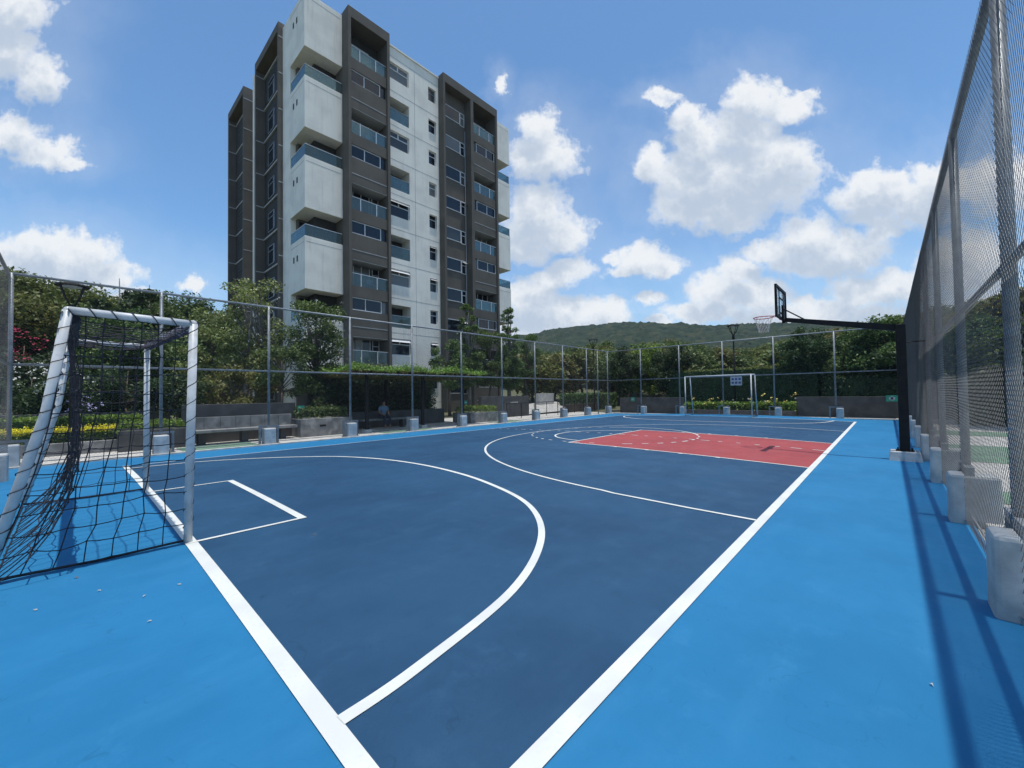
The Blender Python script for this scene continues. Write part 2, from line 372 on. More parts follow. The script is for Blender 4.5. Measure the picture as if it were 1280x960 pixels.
pv = MB(); pv.quad((-14, -9, -.03), (33, -9, -.03), (33, -.3, -.03), (-14, -.3, -.03)); pv.quad((-14, 15.1, -.03), (29.6, 15.1, -.03), (29.6, 22.5, -.03), (-14, 22.5, -.03))
pv.quad((27.6, -.3, -.03), (29.6, -.3, -.03), (29.6, 15.1, -.03), (27.6, 15.1, -.03)); pv.quad((-14, -.3, -.03), (-1.0, -.3, -.03), (-1.0, 15.1, -.03), (-14, 15.1, -.03))
structure(pv.build('pavement', 'concrete_pave'))
sheet('court_surround', XE0-.02, XE1-.12, YR-.02, 15.22, 'court_light', 0, 80)
sheet('court_floor', CX0, CX1, CY0, CY1, 'court_dark', .004, 80)
sheet('key_paint', 10.12, 15.02, CY0+.045, 7.07, 'court_red', .006, 40)
# painted bands on the paths outside the fence
bm_ = MB()
for x0, x1 in ((20.3, 22.3), (13.3, 17.0), (8.75, 9.75), (5.9, 6.9), (2.2, 3.4)):
    bm_.quad((x0, -8.5, -.022), (x1, -8.5, -.022), (x1, -.75, -.022), (x0, -.75, -.022))
for x0, x1 in ((2.3, 4.4), (9.2, 11.8), (16.5, 18.4), (-3, -1.5)):
    bm_.quad((x0, 15.62, -.022), (x1, 15.62, -.022), (x1, 17.25, -.022), (x0, 17.25, -.022))
structure(bm_.build('path_markings', 'green_pave'))
kb = MB(); kb.box(XE0-.1, XE1+.1, 15.22, 15.34, -.05, .045); kb.box(XE1-.14, XE1-.02, YR-.1, 15.22, -.05, .05)
structure(kb.build('kerb', 'kerb_con', bevel=.008))
k2 = MB(); k2.box(XE0-.1, XE1+.1, YR-.32, YR-.1, -.05, .05); k2.box(XE0-.2, XE0-.02, YR-.1, 15.22, -.05, .05)
structure(k2.build('kerb', 'kerb_con', bevel=.008))

# ------------------------------------------------------------------ painted lines
LINES = MB()
def strip(pts, wd, dz=.010, closed=False, dash=None, m=LINES):
    """a painted stripe following the crown of the floor"""
    P = [Vector((p[0], p[1])) for p in pts]; out = [P[0]]
    for a, b in zip(P, P[1:]):
        n = max(1, int((b-a).length/.12))
        for i in range(1, n+1): out.append(a.lerp(b, i/n))
    acc = 0; prev = None; run = False
    for i, p in enumerate(out):
        t = (out[min(i+1, len(out)-1)]-out[max(i-1, 0)]).normalized(); nn = Vector((-t.y, t.x))*wd/2
        if i: acc += (p-out[i-1]).length
        L_, R_ = p+nn, p-nn
        on = True if not dash else (acc % (dash[0]+dash[1])) < dash[0]
        if prev and on and run:
            k = len(m.v)
            for q in (prev[0], prev[1], R_, L_): m.v.append((q.x, q.y, zc(q.y)+dz-.0022))
            m.f.append((k, k+1, k+2, k+3))
        prev = (L_, R_); run = on
def arc(cx, cy, r, a0, a1, n=60): return [(cx+r*math.cos(R(a0+(a1-a0)*i/n)), cy+r*math.sin(R(a0+(a1-a0)*i/n))) for i in range(n+1)]
def smooth_path(pts, sub=8):
    out = []; n = len(pts)
    for i in range(n-1):
        p0, p1, p2, p3 = (Vector(pts[max(i-1, 0)]), Vector(pts[i]), Vector(pts[i+1]), Vector(pts[min(i+2, n-1)]))
        for k in range(sub):
            t = k/sub; out.append(.5*((2*p1)+(p2-p0)*t+(2*p0-5*p1+4*p2-p3)*t*t+(3*p1-p0-3*p2+p3)*t**3))
    out.append(Vector(pts[-1])); return [(q.x, q.y) for q in out]
WL = .10
strip([(CX0+.02, CY0-.05), (CX0+.02, CY1+.03)], WL)                  # near goal line
strip([(CX0+.07, CY0), (CX1+.05, CY0)], WL, .0102)                   # near sideline
strip([(CX1, CY0+.05), (CX1, CY1-.03)], .08, .0102)                  # far goal line
strip([(CX0+.07, CY1), (CX1+.04, CY1)], .055, .0104)                 # far sideline
pen = [(.885,1.977),(1.35,2.02),(2.36,2.22),(3.2,2.62),(3.85,3.15),(4.35,3.85),(4.70,4.8),(4.95,5.9),(5.06,7.3),(4.95,8.7),(4.62,9.9),(4.2,10.65),(3.4,11.6),(2.6,12.25),(1.84,12.62),(.885,12.73)]
sp = smooth_path(pen); strip(sp, .075, .0125)
strip([(CX1+.03-(x-.87)*1.08, y) for x, y in sp], .075, .0125)
strip([(.80, 5.35), (1.93, 5.35)], .05, .0128); strip([(1.93, 5.325), (1.93, 8.775)], .09, .013); strip([(.80, 8.75), (1.93, 8.75)], .05, .0128)
tp = [(5.66, CY0+.05), (5.60, 2.0), (5.58, 3.1)] + arc(12.57, 3.2, 6.95, 179.0, 1.0, 100) + [(19.56, 3.1), (19.54, 2.0), (19.5, CY0+.05)]
strip(tp, .055, .0132)
for x in (10.12, 15.02): strip([(x, CY0+.05), (x, 7.10)], .06, .0122)
strip([(10.09, 7.08), (15.05, 7.08)], .06, .0128)
strip(arc(12.57, 7.1, 1.85, 2, 178), .06, .0134)
strip(arc(13.1, 7.3, 2.85, 215, 330), .06, .0138, dash=(.30, .20))
strip(arc(13.1, 7.3, 2.85, 25, 205), .06, .0138, dash=(.30, .20))
strip(arc(13.1, 7.3, 2.85, 300, 385), .06, .0142)
strip([(13.1, CY0+.06), (13.1, CY1-.03)], .06, .0145, dash=(.28, .18))
for x in (10.12, 15.02):
    for y in (2.9, 3.75, 4.6, 5.5): strip([(x+(-.04 if x < 12 else .04), y-.05), (x+(-.04 if x < 12 else .04), y+.05)], .1, .0146)
structure(LINES.build('painted_lines', 'line_white'))

# ------------------------------------------------------------------ chain-link fences
HF, HM = 4.70, 2.50
def wire_mesh(length, z0, z1, pitch, r, seed):
    """diagonal woven wires in the local xz plane (x = 0..length)"""
    rnd = random.Random(seed); H = z1-z0; V = []; F = []
    n = int((length+H)/pitch)
    for fam in (0, 1):
        for i in range(n+1):
            s0 = -H+i*pitch
            a0, a1 = max(0.0, s0), min(length, s0+H)
            if a1-a0 < .01: continue
            za, zb = z0+(a0-s0), z0+(a1-s0)
            if fam: za, zb = z0+z1-za, z0+z1-zb
            ns = max(1, int((a1-a0)/1.2)); oy = .0022 if fam else -.0022
            b = len(V)
            for k in range(ns+1):
                t = k/ns; x = a0+(a1-a0)*t; z = za+(zb-za)*t
                bulge = .003*math.sin(x*1.9+z*1.3)*math.sin(z*2.6+.7)
                j = rnd.uniform(-.0015, .0015)
                for c in range(3):
                    an = 2*math.pi*c/3; 
                    dx = math.cos(an)*r; dy = math.sin(an)*r
                    V.append((x+dx*.7+j, oy+bulge+dy, z-dx*.7*(1 if not fam else -1)))
            for k in range(ns):
                for c in range(3):
                    c2 = (c+1) % 3; F.append((b+k*3+c, b+k*3+c2, b+(k+1)*3+c2, b+(k+1)*3+c))
    me = bpy.data.meshes.new('wire_mesh'); me.from_pydata(V, [], F); me.materials.append(MATS['galv_wire']); me.update(); return me
post_m = MB().tube([(0, 0, .0), (0, 0, HF+.02)], .041, 12)
def fence(origin, rz, length, posts, label, inner, pitch=.062, wr=.0022, seed=1, extra=()):
    """local x runs along the fence; 'inner' = +1/-1 is the local y side the court lies on"""
    root = thing('chain_link_fence', label, 'fence', (origin[0], origin[1], 0), 'chain link fences round the court', rz)
    for px_ in posts:
        MB().tube([(px_, 0, .66), (px_, 0, HF+.015)], .041, 12).build('post', 'galv', root, True)
        b = MB().box(px_-.17, px_+.17, inner*.22 if inner > 0 else -.22, (-.18 if inner > 0 else .18), -.03, .565)
        if inner > 0: b = MB().box(px_-.31, px_-.01, -.24, .175, -.03, .575)
        else: b = MB().box(px_-.17, px_+.17, -.22, .18, -.03, .565)
        blk = b.build('footing', 'block_con', root, bevel=.034)
        br = MB(); 
        for sx in (-1, 1):
            br.box(px_+sx*.27-.03, px_+sx*.27+.03, -.035, .035, .0, .60)
            br.box(px_+sx*.27-.06, px_+sx*.27+.06, -.06, .06, -.01, .055)
        br.box(px_-.30, px_+.30, -.037, .037, .60, .66)
        br.build('bracket', 'galv', blk)
    for e in extra: MB().tube([(e, 0, .0), (e, 0, HF)], .035, 10).build('gate_post', 'galv', root, True)
    yo = inner*-.0
    MB().tube([(-.04, yo, HF), (length+.04, yo, HF)], .034, 12).build('top_rail', 'galv', root, True)
    MB().tube([(-.04, yo, HM), (length+.04, yo, HM)], .030, 12).build('middle_rail', 'galv', root, True)
    MB().tube([(0, 0, .10), (length, 0, .10)], .012, 6).build('tension_cable', 'galv', root, True)
    me = wire_mesh(length, .04, HF-.02, pitch, wr, seed)
    mo = bpy.data.objects.new('wire_mesh', me); col.objects.link(mo); mo.parent = root; mo.location = (0, inner*.048, 0)
    return root
FR = fence((XE0, YR), 0, XE1-XE0, [x-XE0 for x in (-.85, 1.90, 4.64, 7.38, 10.12, 12.88, 15.64, 18.40, 21.16, 23.92, 26.7)],
      'tall chain link fence on the right, behind the basketball hoop pole', +1, pitch=.070, wr=.00155, seed=3)
FL = fence((XE0, YL), 0, XE1-XE0, [x-XE0 for x in (-1.05, 1.72, 4.52, 7.38, 10.22, 13.06, 15.95, 18.8, 21.64, 24.5, 27.4)],
      'long chain link fence on the left, in front of the concrete bench and the pergola', -1, pitch=.075, wr=.0014, seed=4, extra=(25.97-XE0,))
FF = fence((XE1, YR), R(90), YL-YR, [y-YR for y in (2.05, 4.85, 7.6, 10.3, 13.05)],
      'chain link fence across the far end, behind the far goal', +1, pitch=.085, wr=.0015, seed=5)
FN = fence((XE0, YR), R(90), YL-YR, [y-YR for y in (2.0, 4.8, 7.5, 10.2, 12.9)],
      'chain link fence across the near end behind the big goal, at the left picture edge', -1, pitch=.10, wr=.0012, seed=6)

# ------------------------------------------------------------------ goals
def net_cords(m, Pf, nu, nv, r=.0042, seg=2, jit=.02, seed=0, n=4, edge=None):
    rnd = random.Random(seed)
    G = [[None]*(nv+1) for _ in range(nu+1)]
    for i in range(nu+1):
        for j in range(nv+1):
            p = Vector(Pf(i/nu, j/nv)); s = jit if (0 < i < nu and 0 < j < nv) else jit*.2
            G[i][j] = p+Vector((rnd.uniform(-s, s), rnd.uniform(-s, s), rnd.uniform(-s, s)))
    def cord(a, b):
        mid = (a+b)/2; mid.z -= .03*(Vector((a.x-b.x, a.y-b.y, 0)).length); m.tube([a, mid, b], r, n, False)
    for i in range(nu+1):
        for j in range(nv+1):
            if i < nu: cord(G[i][j], G[i+1][j])
            if j < nv: cord(G[i][j], G[i][j+1])
            p = G[i][j]; m.tube([p-Vector((0, 0, r*2)), p, p+Vector((0, 0, r*2))], [r*.8, r*2.3, r*.8], 5)
def helix(m, a, b, R_, turns, r=.0045, n=4, ph=0):
    a = Vector(a); b = Vector(b); t = (b-a).normalized(); x = t.orthogonal().normalized(); y = t.cross(x)
    k = int(turns*12); m.tube([a.lerp(b, i/k)+(x*math.cos(ph+2*math.pi*turns*i/k)+y*math.sin(ph+2*math.pi*turns*i/k))*R_ for i in range(k+1)], r, n, False)
def make_goal(name, label, loc, rz, width, full=True, lean=0.0, sink=0.0):
    """local x: out of the net side = -x, mouth at x=0, local y along the mouth"""
    root = thing(name, label, 'goal', loc, 'football goals', rz)
    hw = width/2; H = 2.38; rr = .038 if full else .031; bx = -.86; gx = -1.30
    for s in (-1, 1):
        ty = s*hw + (lean if s < 0 else lean*.15)
        MB().tube([(0, s*hw, 0), (0, ty, H-(sink if s < 0 else 0))], rr, 16).build('goal_post', 'goal_white', root, True)
    l0, l1 = -hw+lean, hw+lean*.15
    MB().tube([(0, l0, H-sink), (0, l1, H)], rr, 16).build('crossbar', 'goal_white', root, True)
    for ty, by, sk in ((l0, -hw, sink), (l1, hw, 0)):
        fr = MB(); fr.tube([(0, ty, H-sk), (bx, ty, H+.02-sk)], rr*.9, 16); fr.tube([(bx, ty, H+.02-sk), (bx-.12, (ty+by)/2, 1.4), (gx, by, .06)], rr*.95, 16)
        fr.build('side_frame', 'goal_white', root, True)
    MB().tube([(bx, l0, H+.02-sink), (bx, l1, H+.02)], rr*.85, 14).build('rear_bar', 'goal_white', root, True)
    nt_ = MB(); q = 1 if full else 2
    r_ = .0045 if full else .003
    def side(y_t, y_b):
        def f(u, v):   # u front->back, v top->bottom
            z = (H-.05-(sink if y_t < 0 else 0))*(1-v)+.03
            xb = bx*(1-v)+(gx+.02)*v + .10*math.sin(v*math.pi)
            return (-.02+(xb)*u, y_t*(1-v)+y_b*v + .03*math.sin(u*math.pi)*math.sin(v*math.pi)*(1 if y_t > 0 else -1)*-1, z)
        return f
    net_cords(nt_, side(l0, -hw), 7//q, 13//q, r_, seed=1); net_cords(nt_, side(l1, hw), 7//q, 13//q, r_, seed=2)
    def back(u, v):
        y = l0+(l1-l0)*u; z = (H-.02-sink*(1-u))*(1-v)**1.0+.03
        x = bx + .06*math.sin(v*math.pi)*(1+.35*math.sin(u*9)) + (gx+.04-bx)*v**7
        return (x, y*(1-.02*v), z)
    net_cords(nt_, back, 22//q, 13//q, r_, jit=.03, seed=3)
    def roof(u, v): return (-.03+(bx+.05)*v, l0+(l1-l0)*u, H-.04-sink*(1-u)-.05*math.sin(v*math.pi)-.02*math.sin(u*math.pi))
    net_cords(nt_, roof, 19//q, 4//q, r_, seed=4)
    nt_.build('net', 'net_black', root)
    rope = MB()
    for y_ in (-hw, hw): rope.tube([(0, y_, .03), (gx*.5, y_+.01, .015), (gx, y_, .04)], .012, 6)
    rope.tube([(gx, -hw, .04), (gx, 0, .02), (gx, hw, .04)], .011, 6)
    rope.build('ground_rope', 'net_black', root)
    if full:
        lac = MB()
        helix(lac, (0, -hw, .1), (0, l0, H-sink), rr+.004, 12); helix(lac, (0, hw, .1), (0, l1, H), rr+.004, 13)
        for ty, by, sk in ((l0, -hw, sink), (l1, hw, 0)):
            helix(lac, (-.02, ty, H-sk), (bx, ty, H+.02-sk), rr+.004, 6, ph=1.0)
            helix(lac, (bx, ty, H-sk), (bx-.12, (ty+by)/2, 1.4), rr+.005, 6); helix(lac, (bx-.12, (ty+by)/2, 1.4), (gx, by, .08), rr+.005, 8)
        lac.build('lacing', 'net_black', root)
        lp = MB(); helix(lp, (0, l0, H-.01-sink), (0, l1, H-.01), rr+.008, 20, r=.006); helix(lp, (0, l0, H-.015-sink), (0, l1, H-.015), rr+.012, 15, r=.006, ph=2)
        lp.build('lacing', 'net_purple', root)
        rl = MB(); rnd = random.Random(5)
        pts = [(bx+.03+rnd.uniform(-.008, .008), l0+(l1-l0)*i/24, H-.045-sink*(1-i/24)+rnd.uniform(-.012, .008)) for i in range(25)]
        rl.tube(pts, [rnd.uniform(.036, .055) for _ in pts], 9); rl.build('net_roll', 'net_black', root, True)
    return root
make_goal('football_goal', 'large white tube goal with black net at the near end on the left', (CX0, 7.22, zc(7.2)-.01), 0, 3.63, True, -.24, .12)
make_goal('football_goal', 'small looking white goal at the far end of the court', (CX1, 7.30, zc(7.2)-.01), R(180), 3.56, False, 0)

# ------------------------------------------------------------------ basketball hoop
def hoop():
    X = 12.57
    root = thing('basketball_hoop', 'black cantilever basketball hoop with clear backboard standing on a concrete pad', 'basketball hoop', (X, -.25, 0))
    def B(m, n, mat, sm=False, bev=0, parent=None): return m.build(n, mat, parent or root, sm, bev)
    p = MB(); p.v += [(-.27,-.27,-.02),(.27,-.27,-.02),(.27,.27,-.02),(-.27,.27,-.02),(-.24,-.24,.20),(.24,-.24,.20),(.24,.24,.20),(-.24,.24,.20)]
    p.f += [(0,3,2,1),(4,5,6,7),(0,1,5,4),(1,2,6,5),(2,3,7,6),(3,0,4,7)]; B(p, 'base_pad', 'block_con', bev=.015)
    B(MB().box(-.085, .085, -.085, .085, .20, 3.02), 'pole', 'black_paint', bev=.01)
    pl = MB().box(-.15, .15, -.15, .15, .20, .22)
    for sx in (-1, 1):
        for sy in (-1, 1): pl.tube([(sx*.115, sy*.115, .22), (sx*.115, sy*.115, .26)], .014, 6)
    B(pl, 'base_plate', 'black_paint')
    arm = MB(); a, b = Vector((0, -.05, 2.93)), Vector((0, 2.16, 3.42)); d = (b-a).normalized(); n_ = Vector((1, 0, 0)); uu = d.cross(n_)
    k = len(arm.v)
    for q, hh in ((a, .075), (b, .05)):
        for sx, sz in ((-1, -1), (1, -1), (1, 1), (-1, 1)): arm.v.append(tuple(q+n_*sx*.05+uu*-sz*hh))
    arm.f += [(k,k+1,k+5,k+4),(k+1,k+2,k+6,k+5),(k+2,k+3,k+7,k+6),(k+3,k,k+4,k+7),(k,k+3,k+2,k+1),(k+4,k+5,k+6,k+7)]
    B(arm, 'arm', 'black_paint')
    br = MB(); br.tube([(0, 1.70, 3.34), (0, 2.20, 3.72)], .016, 8); br.tube([(.0, 2.16, 3.40), (0, 2.22, 3.40)], .07, 10)
    br.box(-.09, .09, 2.17, 2.215, 3.40, 3.80); B(br, 'brace', 'black_paint')
    B(MB().tube([(0, -.08, 2.62), (0, -.44, 2.62)], .015, 6), 'fence_tie', 'black_paint')
    yb = 2.235; x0, x1, z0, z1 = -.66, .66, 3.44, 4.26
    fr = MB(); t = .06
    fr.box(x0, x1, yb-.02, yb+.03, z0, z0+t); fr.box(x0, x1, yb-.02, yb+.03, z1-t, z1)
    fr.box(x0, x0+t, yb-.02, yb+.03, z0+t, z1-t); fr.box(x1-t, x1, yb-.02, yb+.03, z0+t, z1-t)
    for sx in (-.30, .27): fr.box(sx, sx+.03, yb-.018, yb-.002, z0+t, z1-t)
    fr.box(-.27, .27, yb-.018, yb-.002, z0+.14, z0+.17); fr.box(-.27, .27, yb-.018, yb-.002, z0+.52, z0+.55)
    bd = B(fr, 'backboard', 'black_paint')
    MB().box(x0+t, x1-t, yb, yb+.012, z0+t, z1-t).build('panel', 'acrylic_board', bd)
    ring = MB(); rc = Vector((0, yb+.03+.15+.23, 3.545)); pts = [(rc.x+.228*math.cos(2*math.pi*i/32), rc.y+.228*math.sin(2*math.pi*i/32), rc.z) for i in range(33)]
    ring.tube(pts, .012, 8, False); ring.tube([(-.09, yb+.03, 3.545), (-.10, rc.y-.2, 3.545)], .010, 6); ring.tube([(.09, yb+.03, 3.545), (.10, rc.y-.2, 3.545)], .010, 6)
    ring.box(-.10, .10, yb+.03, yb+.045, 3.44, 3.58); ro = B(ring, 'ring', 'rim_red', True)
    nt2 = MB(); rows = 5; cnt = 12
    def pt(k, j):
        v = j/rows; rad = .226*(1-v)+.115*v - .02*math.sin(v*math.pi); an = 2*math.pi*(k+(.5 if j % 2 else 0))/cnt
        return (rc.x+rad*math.cos(an), rc.y+rad*math.sin(an), rc.z-.40*v)
    for j in range(rows):
        for k in range(cnt):
            nt2.tube([pt(k, j), pt(k, j+1)], .0036, 4, False); nt2.tube([pt(k, j), pt(k-1 if j % 2 == 0 else k+1, j+1)], .0036, 4, False)
    nt2.build('net', 'net_white', ro)
hoop()

# ------------------------------------------------------------------ apartment building
def building():
    root = thing('apartment_building', 'tall grey and white apartment tower with stacked box balconies', 'building', (11.5, 30.3, 0))
    ox, oy = 11.5, 30.3
    def P(m, name, mat, parent=None, bevel=0):
        o = m.build(name, mat, None, bevel=bevel, loc=(ox, oy, 0)); o.parent = parent or root; o.location = (0, 0, 0); return o
    PER = 6.08; ZB = -1.0
    # core
    core = MB().box(12.7, 31.0, 32.6, 51.6, ZB, 31.7); core.box(11.95, 12.7, 36.0, 41.9+.3, ZB, 31.7); core.box(11.9, 12.7, 46.2, 51.9, ZB, 31.7)
    P(core, 'wall', 'b_darker')
    rf = MB().box(13.5, 30.0, 34.0, 50.0, 31.7, 31.9); rf.box(18, 23, 37, 42, 31.9, 34.2); P(rf, 'roof', 'b_white')
    # white side strips and the stacked box volumes at both front corners
    for (xa, xb, side) in ((11.54, 14.41, -1), (31.05, 33.95, 1)):
        P(MB().box(xa, xb, 34.3, 36.0, ZB, 32.2), 'corner_wall', 'b_white')
        P(MB().box(xa+.4, xb-.3, 33.9, 34.3, ZB, 31.9), 'recess_wall', 'b_dark')
        for k in range(5):
            zt = 32.25 if k == 0 else 25.76-PER*(k-1); zb = 27.98 if k == 0 else 21.80-PER*(k-1)
            bx = P(MB().box(xa-.003, xb, 31.35, 34.3, zb, zt), 'box_volume', 'b_white', bevel=.02)
            rv = MB(); rv.box(xa+.10, xb-.12, 31.343, 31.352, zt-.43, zt-.40); rv.box(xa-.010, xa+.0, 31.5, 34.2, zt-.43, zt-.40) if side < 0 else None
            P(rv, 'reveal_groove', 'b_groove', bx)
            if side < 0:
                sl_ = MB()
                for (yy) in (32.75, 33.45): sl_.box(xa-.02, xa+.02, yy, yy+.22, zt-1.62, zt-1.17)
                P(sl_, 'vent_slot', 'b_darker', bx)
            if k:
                gl = MB()
                gl.box(xa+.05, xb-.05, 31.40, 31.42, zt, zt+.85)
                ex = xa+.05 if side < 0 else xb-.05
                gl.box(ex-.01, ex+.01, 31.42, 34.25, zt, zt+.85)
                rl = P(gl, 'glass_railing', 'rail_glass')
                cp = MB(); cp.box(xa+.03, xb-.03, 31.39, 31.43, zt+.85, zt+.89); cp.box(ex-.02, ex+.02, 31.43, 34.25, zt+.85, zt+.89)
                P(cp, 'handrail', 'alu_white', rl)
                dr = MB().box(xa+.5, xb-.5, 33.85, 33.88, zt-.3, zt+1.9); P(dr, 'terrace_door', 'window_glass')
    rnd = random.Random(11)
    # helper: framed glazing in plane y
    def glazing(name, x0, x1, z0, z1, y, mull=(), bars=(), fr='alu_white', t=.055, open_top=None, parent=None):
        f = MB(); f.box(x0, x1, y-.04, y, z0, z0+t); f.box(x0, x1, y-.04, y, z1-t, z1)
        f.box(x0, x0+t, y-.04, y, z0+t, z1-t); f.box(x1-t, x1, y-.04, y, z0+t, z1-t)
        for m_ in mull:
            wd = t if not isinstance(m_, tuple) else m_[1]; mm = m_ if not isinstance(m_, tuple) else m_[0]
            f.box(mm-wd/2, mm+wd/2, y-.042, y-.002, z0+t, z1-t)
        for zz in bars: f.box(x0+t, x1-t, y-.044, y-.004, zz-t/2, zz+t/2)
        fo = P(f, name, fr, parent)
        P(MB().box(x0+.01, x1-.01, y+.0, y+.02, z0+.01, z1-.01), 'pane', rnd.choices(('window_glass', 'window_sheer', 'window_blind'), (.66, .22, .12))[0], fo)
        if open_top:
            a, b, zt_, drop = open_top; h = MB()
            h.v += [(a, y-.05, zt_), (b, y-.05, zt_), (b, y-.34, zt_-drop), (a, y-.34, zt_-drop), (a, y-.09, zt_), (b, y-.09, zt_), (b, y-.38, zt_-drop), (a, y-.38, zt_-drop)]
            h.f += [(0, 1, 2, 3), (7, 6, 5, 4), (0, 4, 5, 1), (3, 2, 6, 7), (0, 3, 7, 4), (1, 5, 6, 2)]
            P(h, 'sash', 'alu_white', fo)
        return fo
    # dark portal frames
    def portal(x0, x1, divs=()):
        f = MB(); f.box(x0, x0+.24, 30.3, 32.6, ZB, 31.62); f.box(x1-.24, x1, 30.3, 32.6, ZB, 31.62)
        for a, b in divs: f.box(a, b, 30.304, 32.6, ZB, 31.62)
        f.box(x0, x1, 30.3, 32.6, 31.62, 32.45); P(f, 'portal_frame', 'b_dark', bevel=.015)
    portal(14.42, 18.05); portal(23.72, 31.0, [(27.18, 27.56)])
    # bays that alternate balcony / strip window every two floors
    def bay(x0, x1, flip):
        P(MB().box(x0, x1, 31.9, 32.6, ZB, 31.62), 'bay_wall', 'b_darker')
        W = x1-x0
        for k in range(6):
            o = -PER*k
            if 24.52+o < -1: break
            s = MB(); s.box(x0, x1, 30.5, 31.9, 27.66+o, 28.55+o); s.box(x0, x1, 30.5, 31.9, 24.55+o, 26.62+o)
            s.box(x0, x1, 30.9, 31.9, 26.62+o, 27.66+o)
            sp_ = P(s, 'spandrel', 'b_dark')
            P(MB().box(x0+.02, x1-.02, 30.485, 30.505, 25.28+o, 25.34+o), 'reveal_groove', 'b_groove', sp_)
            def X(t): return x0+W*t if not flip else x1-W*t
            def gx(a, b): return tuple(sorted((X(a), X(b))))
            a, b = gx(.01, .83); glazing('window', a, b, 26.64+o, 27.64+o, 30.62, mull=((X(.38), .06),), t=.06)
            a, b = gx(.83, .99); glazing('window', a, b, 26.64+o, 27.64+o, 30.64, fr='b_dark', t=.03)
            a, b = gx(.02, .72); glazing('balcony_door', a, b, 28.56+o, 30.85+o, 31.88, mull=(X(.26), X(.48)), t=.06)
            a, b = gx(.78, .98); glazing('window', a, b, 29.2+o, 30.7+o, 31.88, bars=(30.1+o,), t=.05)
            if rnd.random() < .5:
                a, b = gx(.30, .46); P(MB().box(a, b, 31.84, 31.86, 28.7+o, 30.7+o), 'curtain', 'curtain')
            r_ = P(MB().box(x0+.02, x1-.02, 30.54, 30.56, 28.56+o, 29.52+o), 'glass_railing', 'rail_glass')
            h = MB().box(x0, x1, 30.53, 30.57, 29.52+o, 29.56+o)
            for t in (.26, .70): h.box(X(t)-.03, X(t)+.03, 30.52, 30.54, 28.45+o, 29.5+o)
            P(h, 'handrail', 'alu_white' if k else 'alu_white', r_)
            P(MB().box(x0, x1, 30.51, 31.9, 24.50+o, 24.55+o), 'soffit', 'soffit', sp_)
            if k in (1, 3) and not flip:
                c_ = MB(); bx_ = X(.6); c_.box(bx_-.2, bx_+.2, 30.9, 31.3, 28.95+o, 29.0+o); c_.box(bx_-.2, bx_+.2, 31.26, 31.3, 29.0+o, 29.45+o)
                for qx in (-.18, .16):
                    for qy in (30.9, 31.26): c_.box(bx_+qx, bx_+qx+.03, qy, qy+.03, 28.56+o, 28.95+o)
                P(c_, 'balcony_chair', 'alu_white')
    bay(14.66, 17.81, False); bay(27.56, 30.76, True)
    # window bay with one window per floor
    x0, x1 = 23.96, 27.18
    P(MB().box(x0, x1, 31.25, 32.6, ZB, 31.62), 'bay_wall', 'b_dark')
    for k in range(10):
        o = -3.04*k; opn = rnd.random() < .5
        glazing('window', x0+.62, x1-.72, 29.08+o, 30.32+o, 31.22, t=.06)
        glazing('window', x1-.70, x1-.12, 29.0+o, 30.34+o, 31.22, bars=(29.85+o,), t=.06, open_top=(x1-.66, x1-.16, 30.2+o, .18) if k > 2 and k % 2 else None)
    P(MB().tube([(27.06, 31.12, ZB), (27.06, 31.12, 28.6)], .045, 8), 'drain_pipe', 'alu_grey')
    # white wall between the portals, with openings left free
    zw = []   # (z0,z1) openings in left opening column
    wl = MB(); wl.box(18.05, 18.22, 31.1, 32.6, ZB, 32.2); wl.box(20.42, 22.55, 31.1, 32.6, ZB, 32.2); wl.box(23.42, 23.72, 31.1, 32.6, ZB, 32.2)
    op = []
    for k in range(6):
        o = -PER*k; op += [(29.42+o, 30.88+o), (25.75+o, 27.72+o)]
    op = [q for q in op if q[0] > -1]; z = 32.2
    for a, b in op: wl.box(18.22, 20.42, 31.1, 32.6, b, z); z = a
    wl.box(18.22, 20.42, 31.1, 32.6, ZB, z); z = 32.2
    for k in range(10):
        o = -3.04*k; wl.box(22.55, 23.42, 31.1, 32.6, 30.82+o, z); z = 29.52+o
    wl.box(22.55, 23.42, 31.1, 32.6, ZB, z)
    P(wl, 'white_wall', 'b_white')
    gr = MB()
    for k in range(11): gr.box(18.08, 23.70, 31.092, 31.103, 31.35-3.04*k, 31.38-3.04*k)
    gr.box(21.0, 21.03, 31.092, 31.103, 0, 31.3)
    P(gr, 'reveal_groove', 'soffit')
    P(MB().box(18.05, 23.72, 31.0, 31.6, 32.2, 32.32), 'parapet', 'b_white')
    for k in range(6):
        o = -PER*k
        if 29.42+o > -1: glazing('window', 18.23, 20.41, 29.43+o, 30.87+o, 31.28, mull=(), bars=(30.38+o,), t=.07, fr='alu_white', open_top=(18.3, 20.3, 30.78+o, .22) if k >= 2 else None)
        if 29.42+o > -1: P(MB().box(19.30, 19.40, 31.22, 31.245, 30.4+o, 30.8+o), 'mullion', 'alu_white')
        if 25.75+o > -1:
            P(MB().box(18.22, 20.42, 32.45, 32.59, 25.75+o, 27.72+o), 'recess_wall', 'b_darker')
            r_ = P(MB().box(18.24, 20.40, 31.16, 31.18, 25.75+o, 26.78+o), 'glass_railing', 'rail_glass')
            P(MB().box(18.22, 20.42, 31.15, 31.19, 26.78+o, 26.82+o), 'handrail', 'alu_grey', r_)
    for k in range(10):
        o = -3.04*k; glazing('window', 22.56, 23.41, 29.53+o, 30.81+o, 31.3, bars=(30.35+o,), t=.06, fr='alu_grey' if k < 1 else 'alu_white', open_top=(22.6, 23.38, 30.75+o, .16) if k in (1, 4, 5, 6, 8, 9) else None)
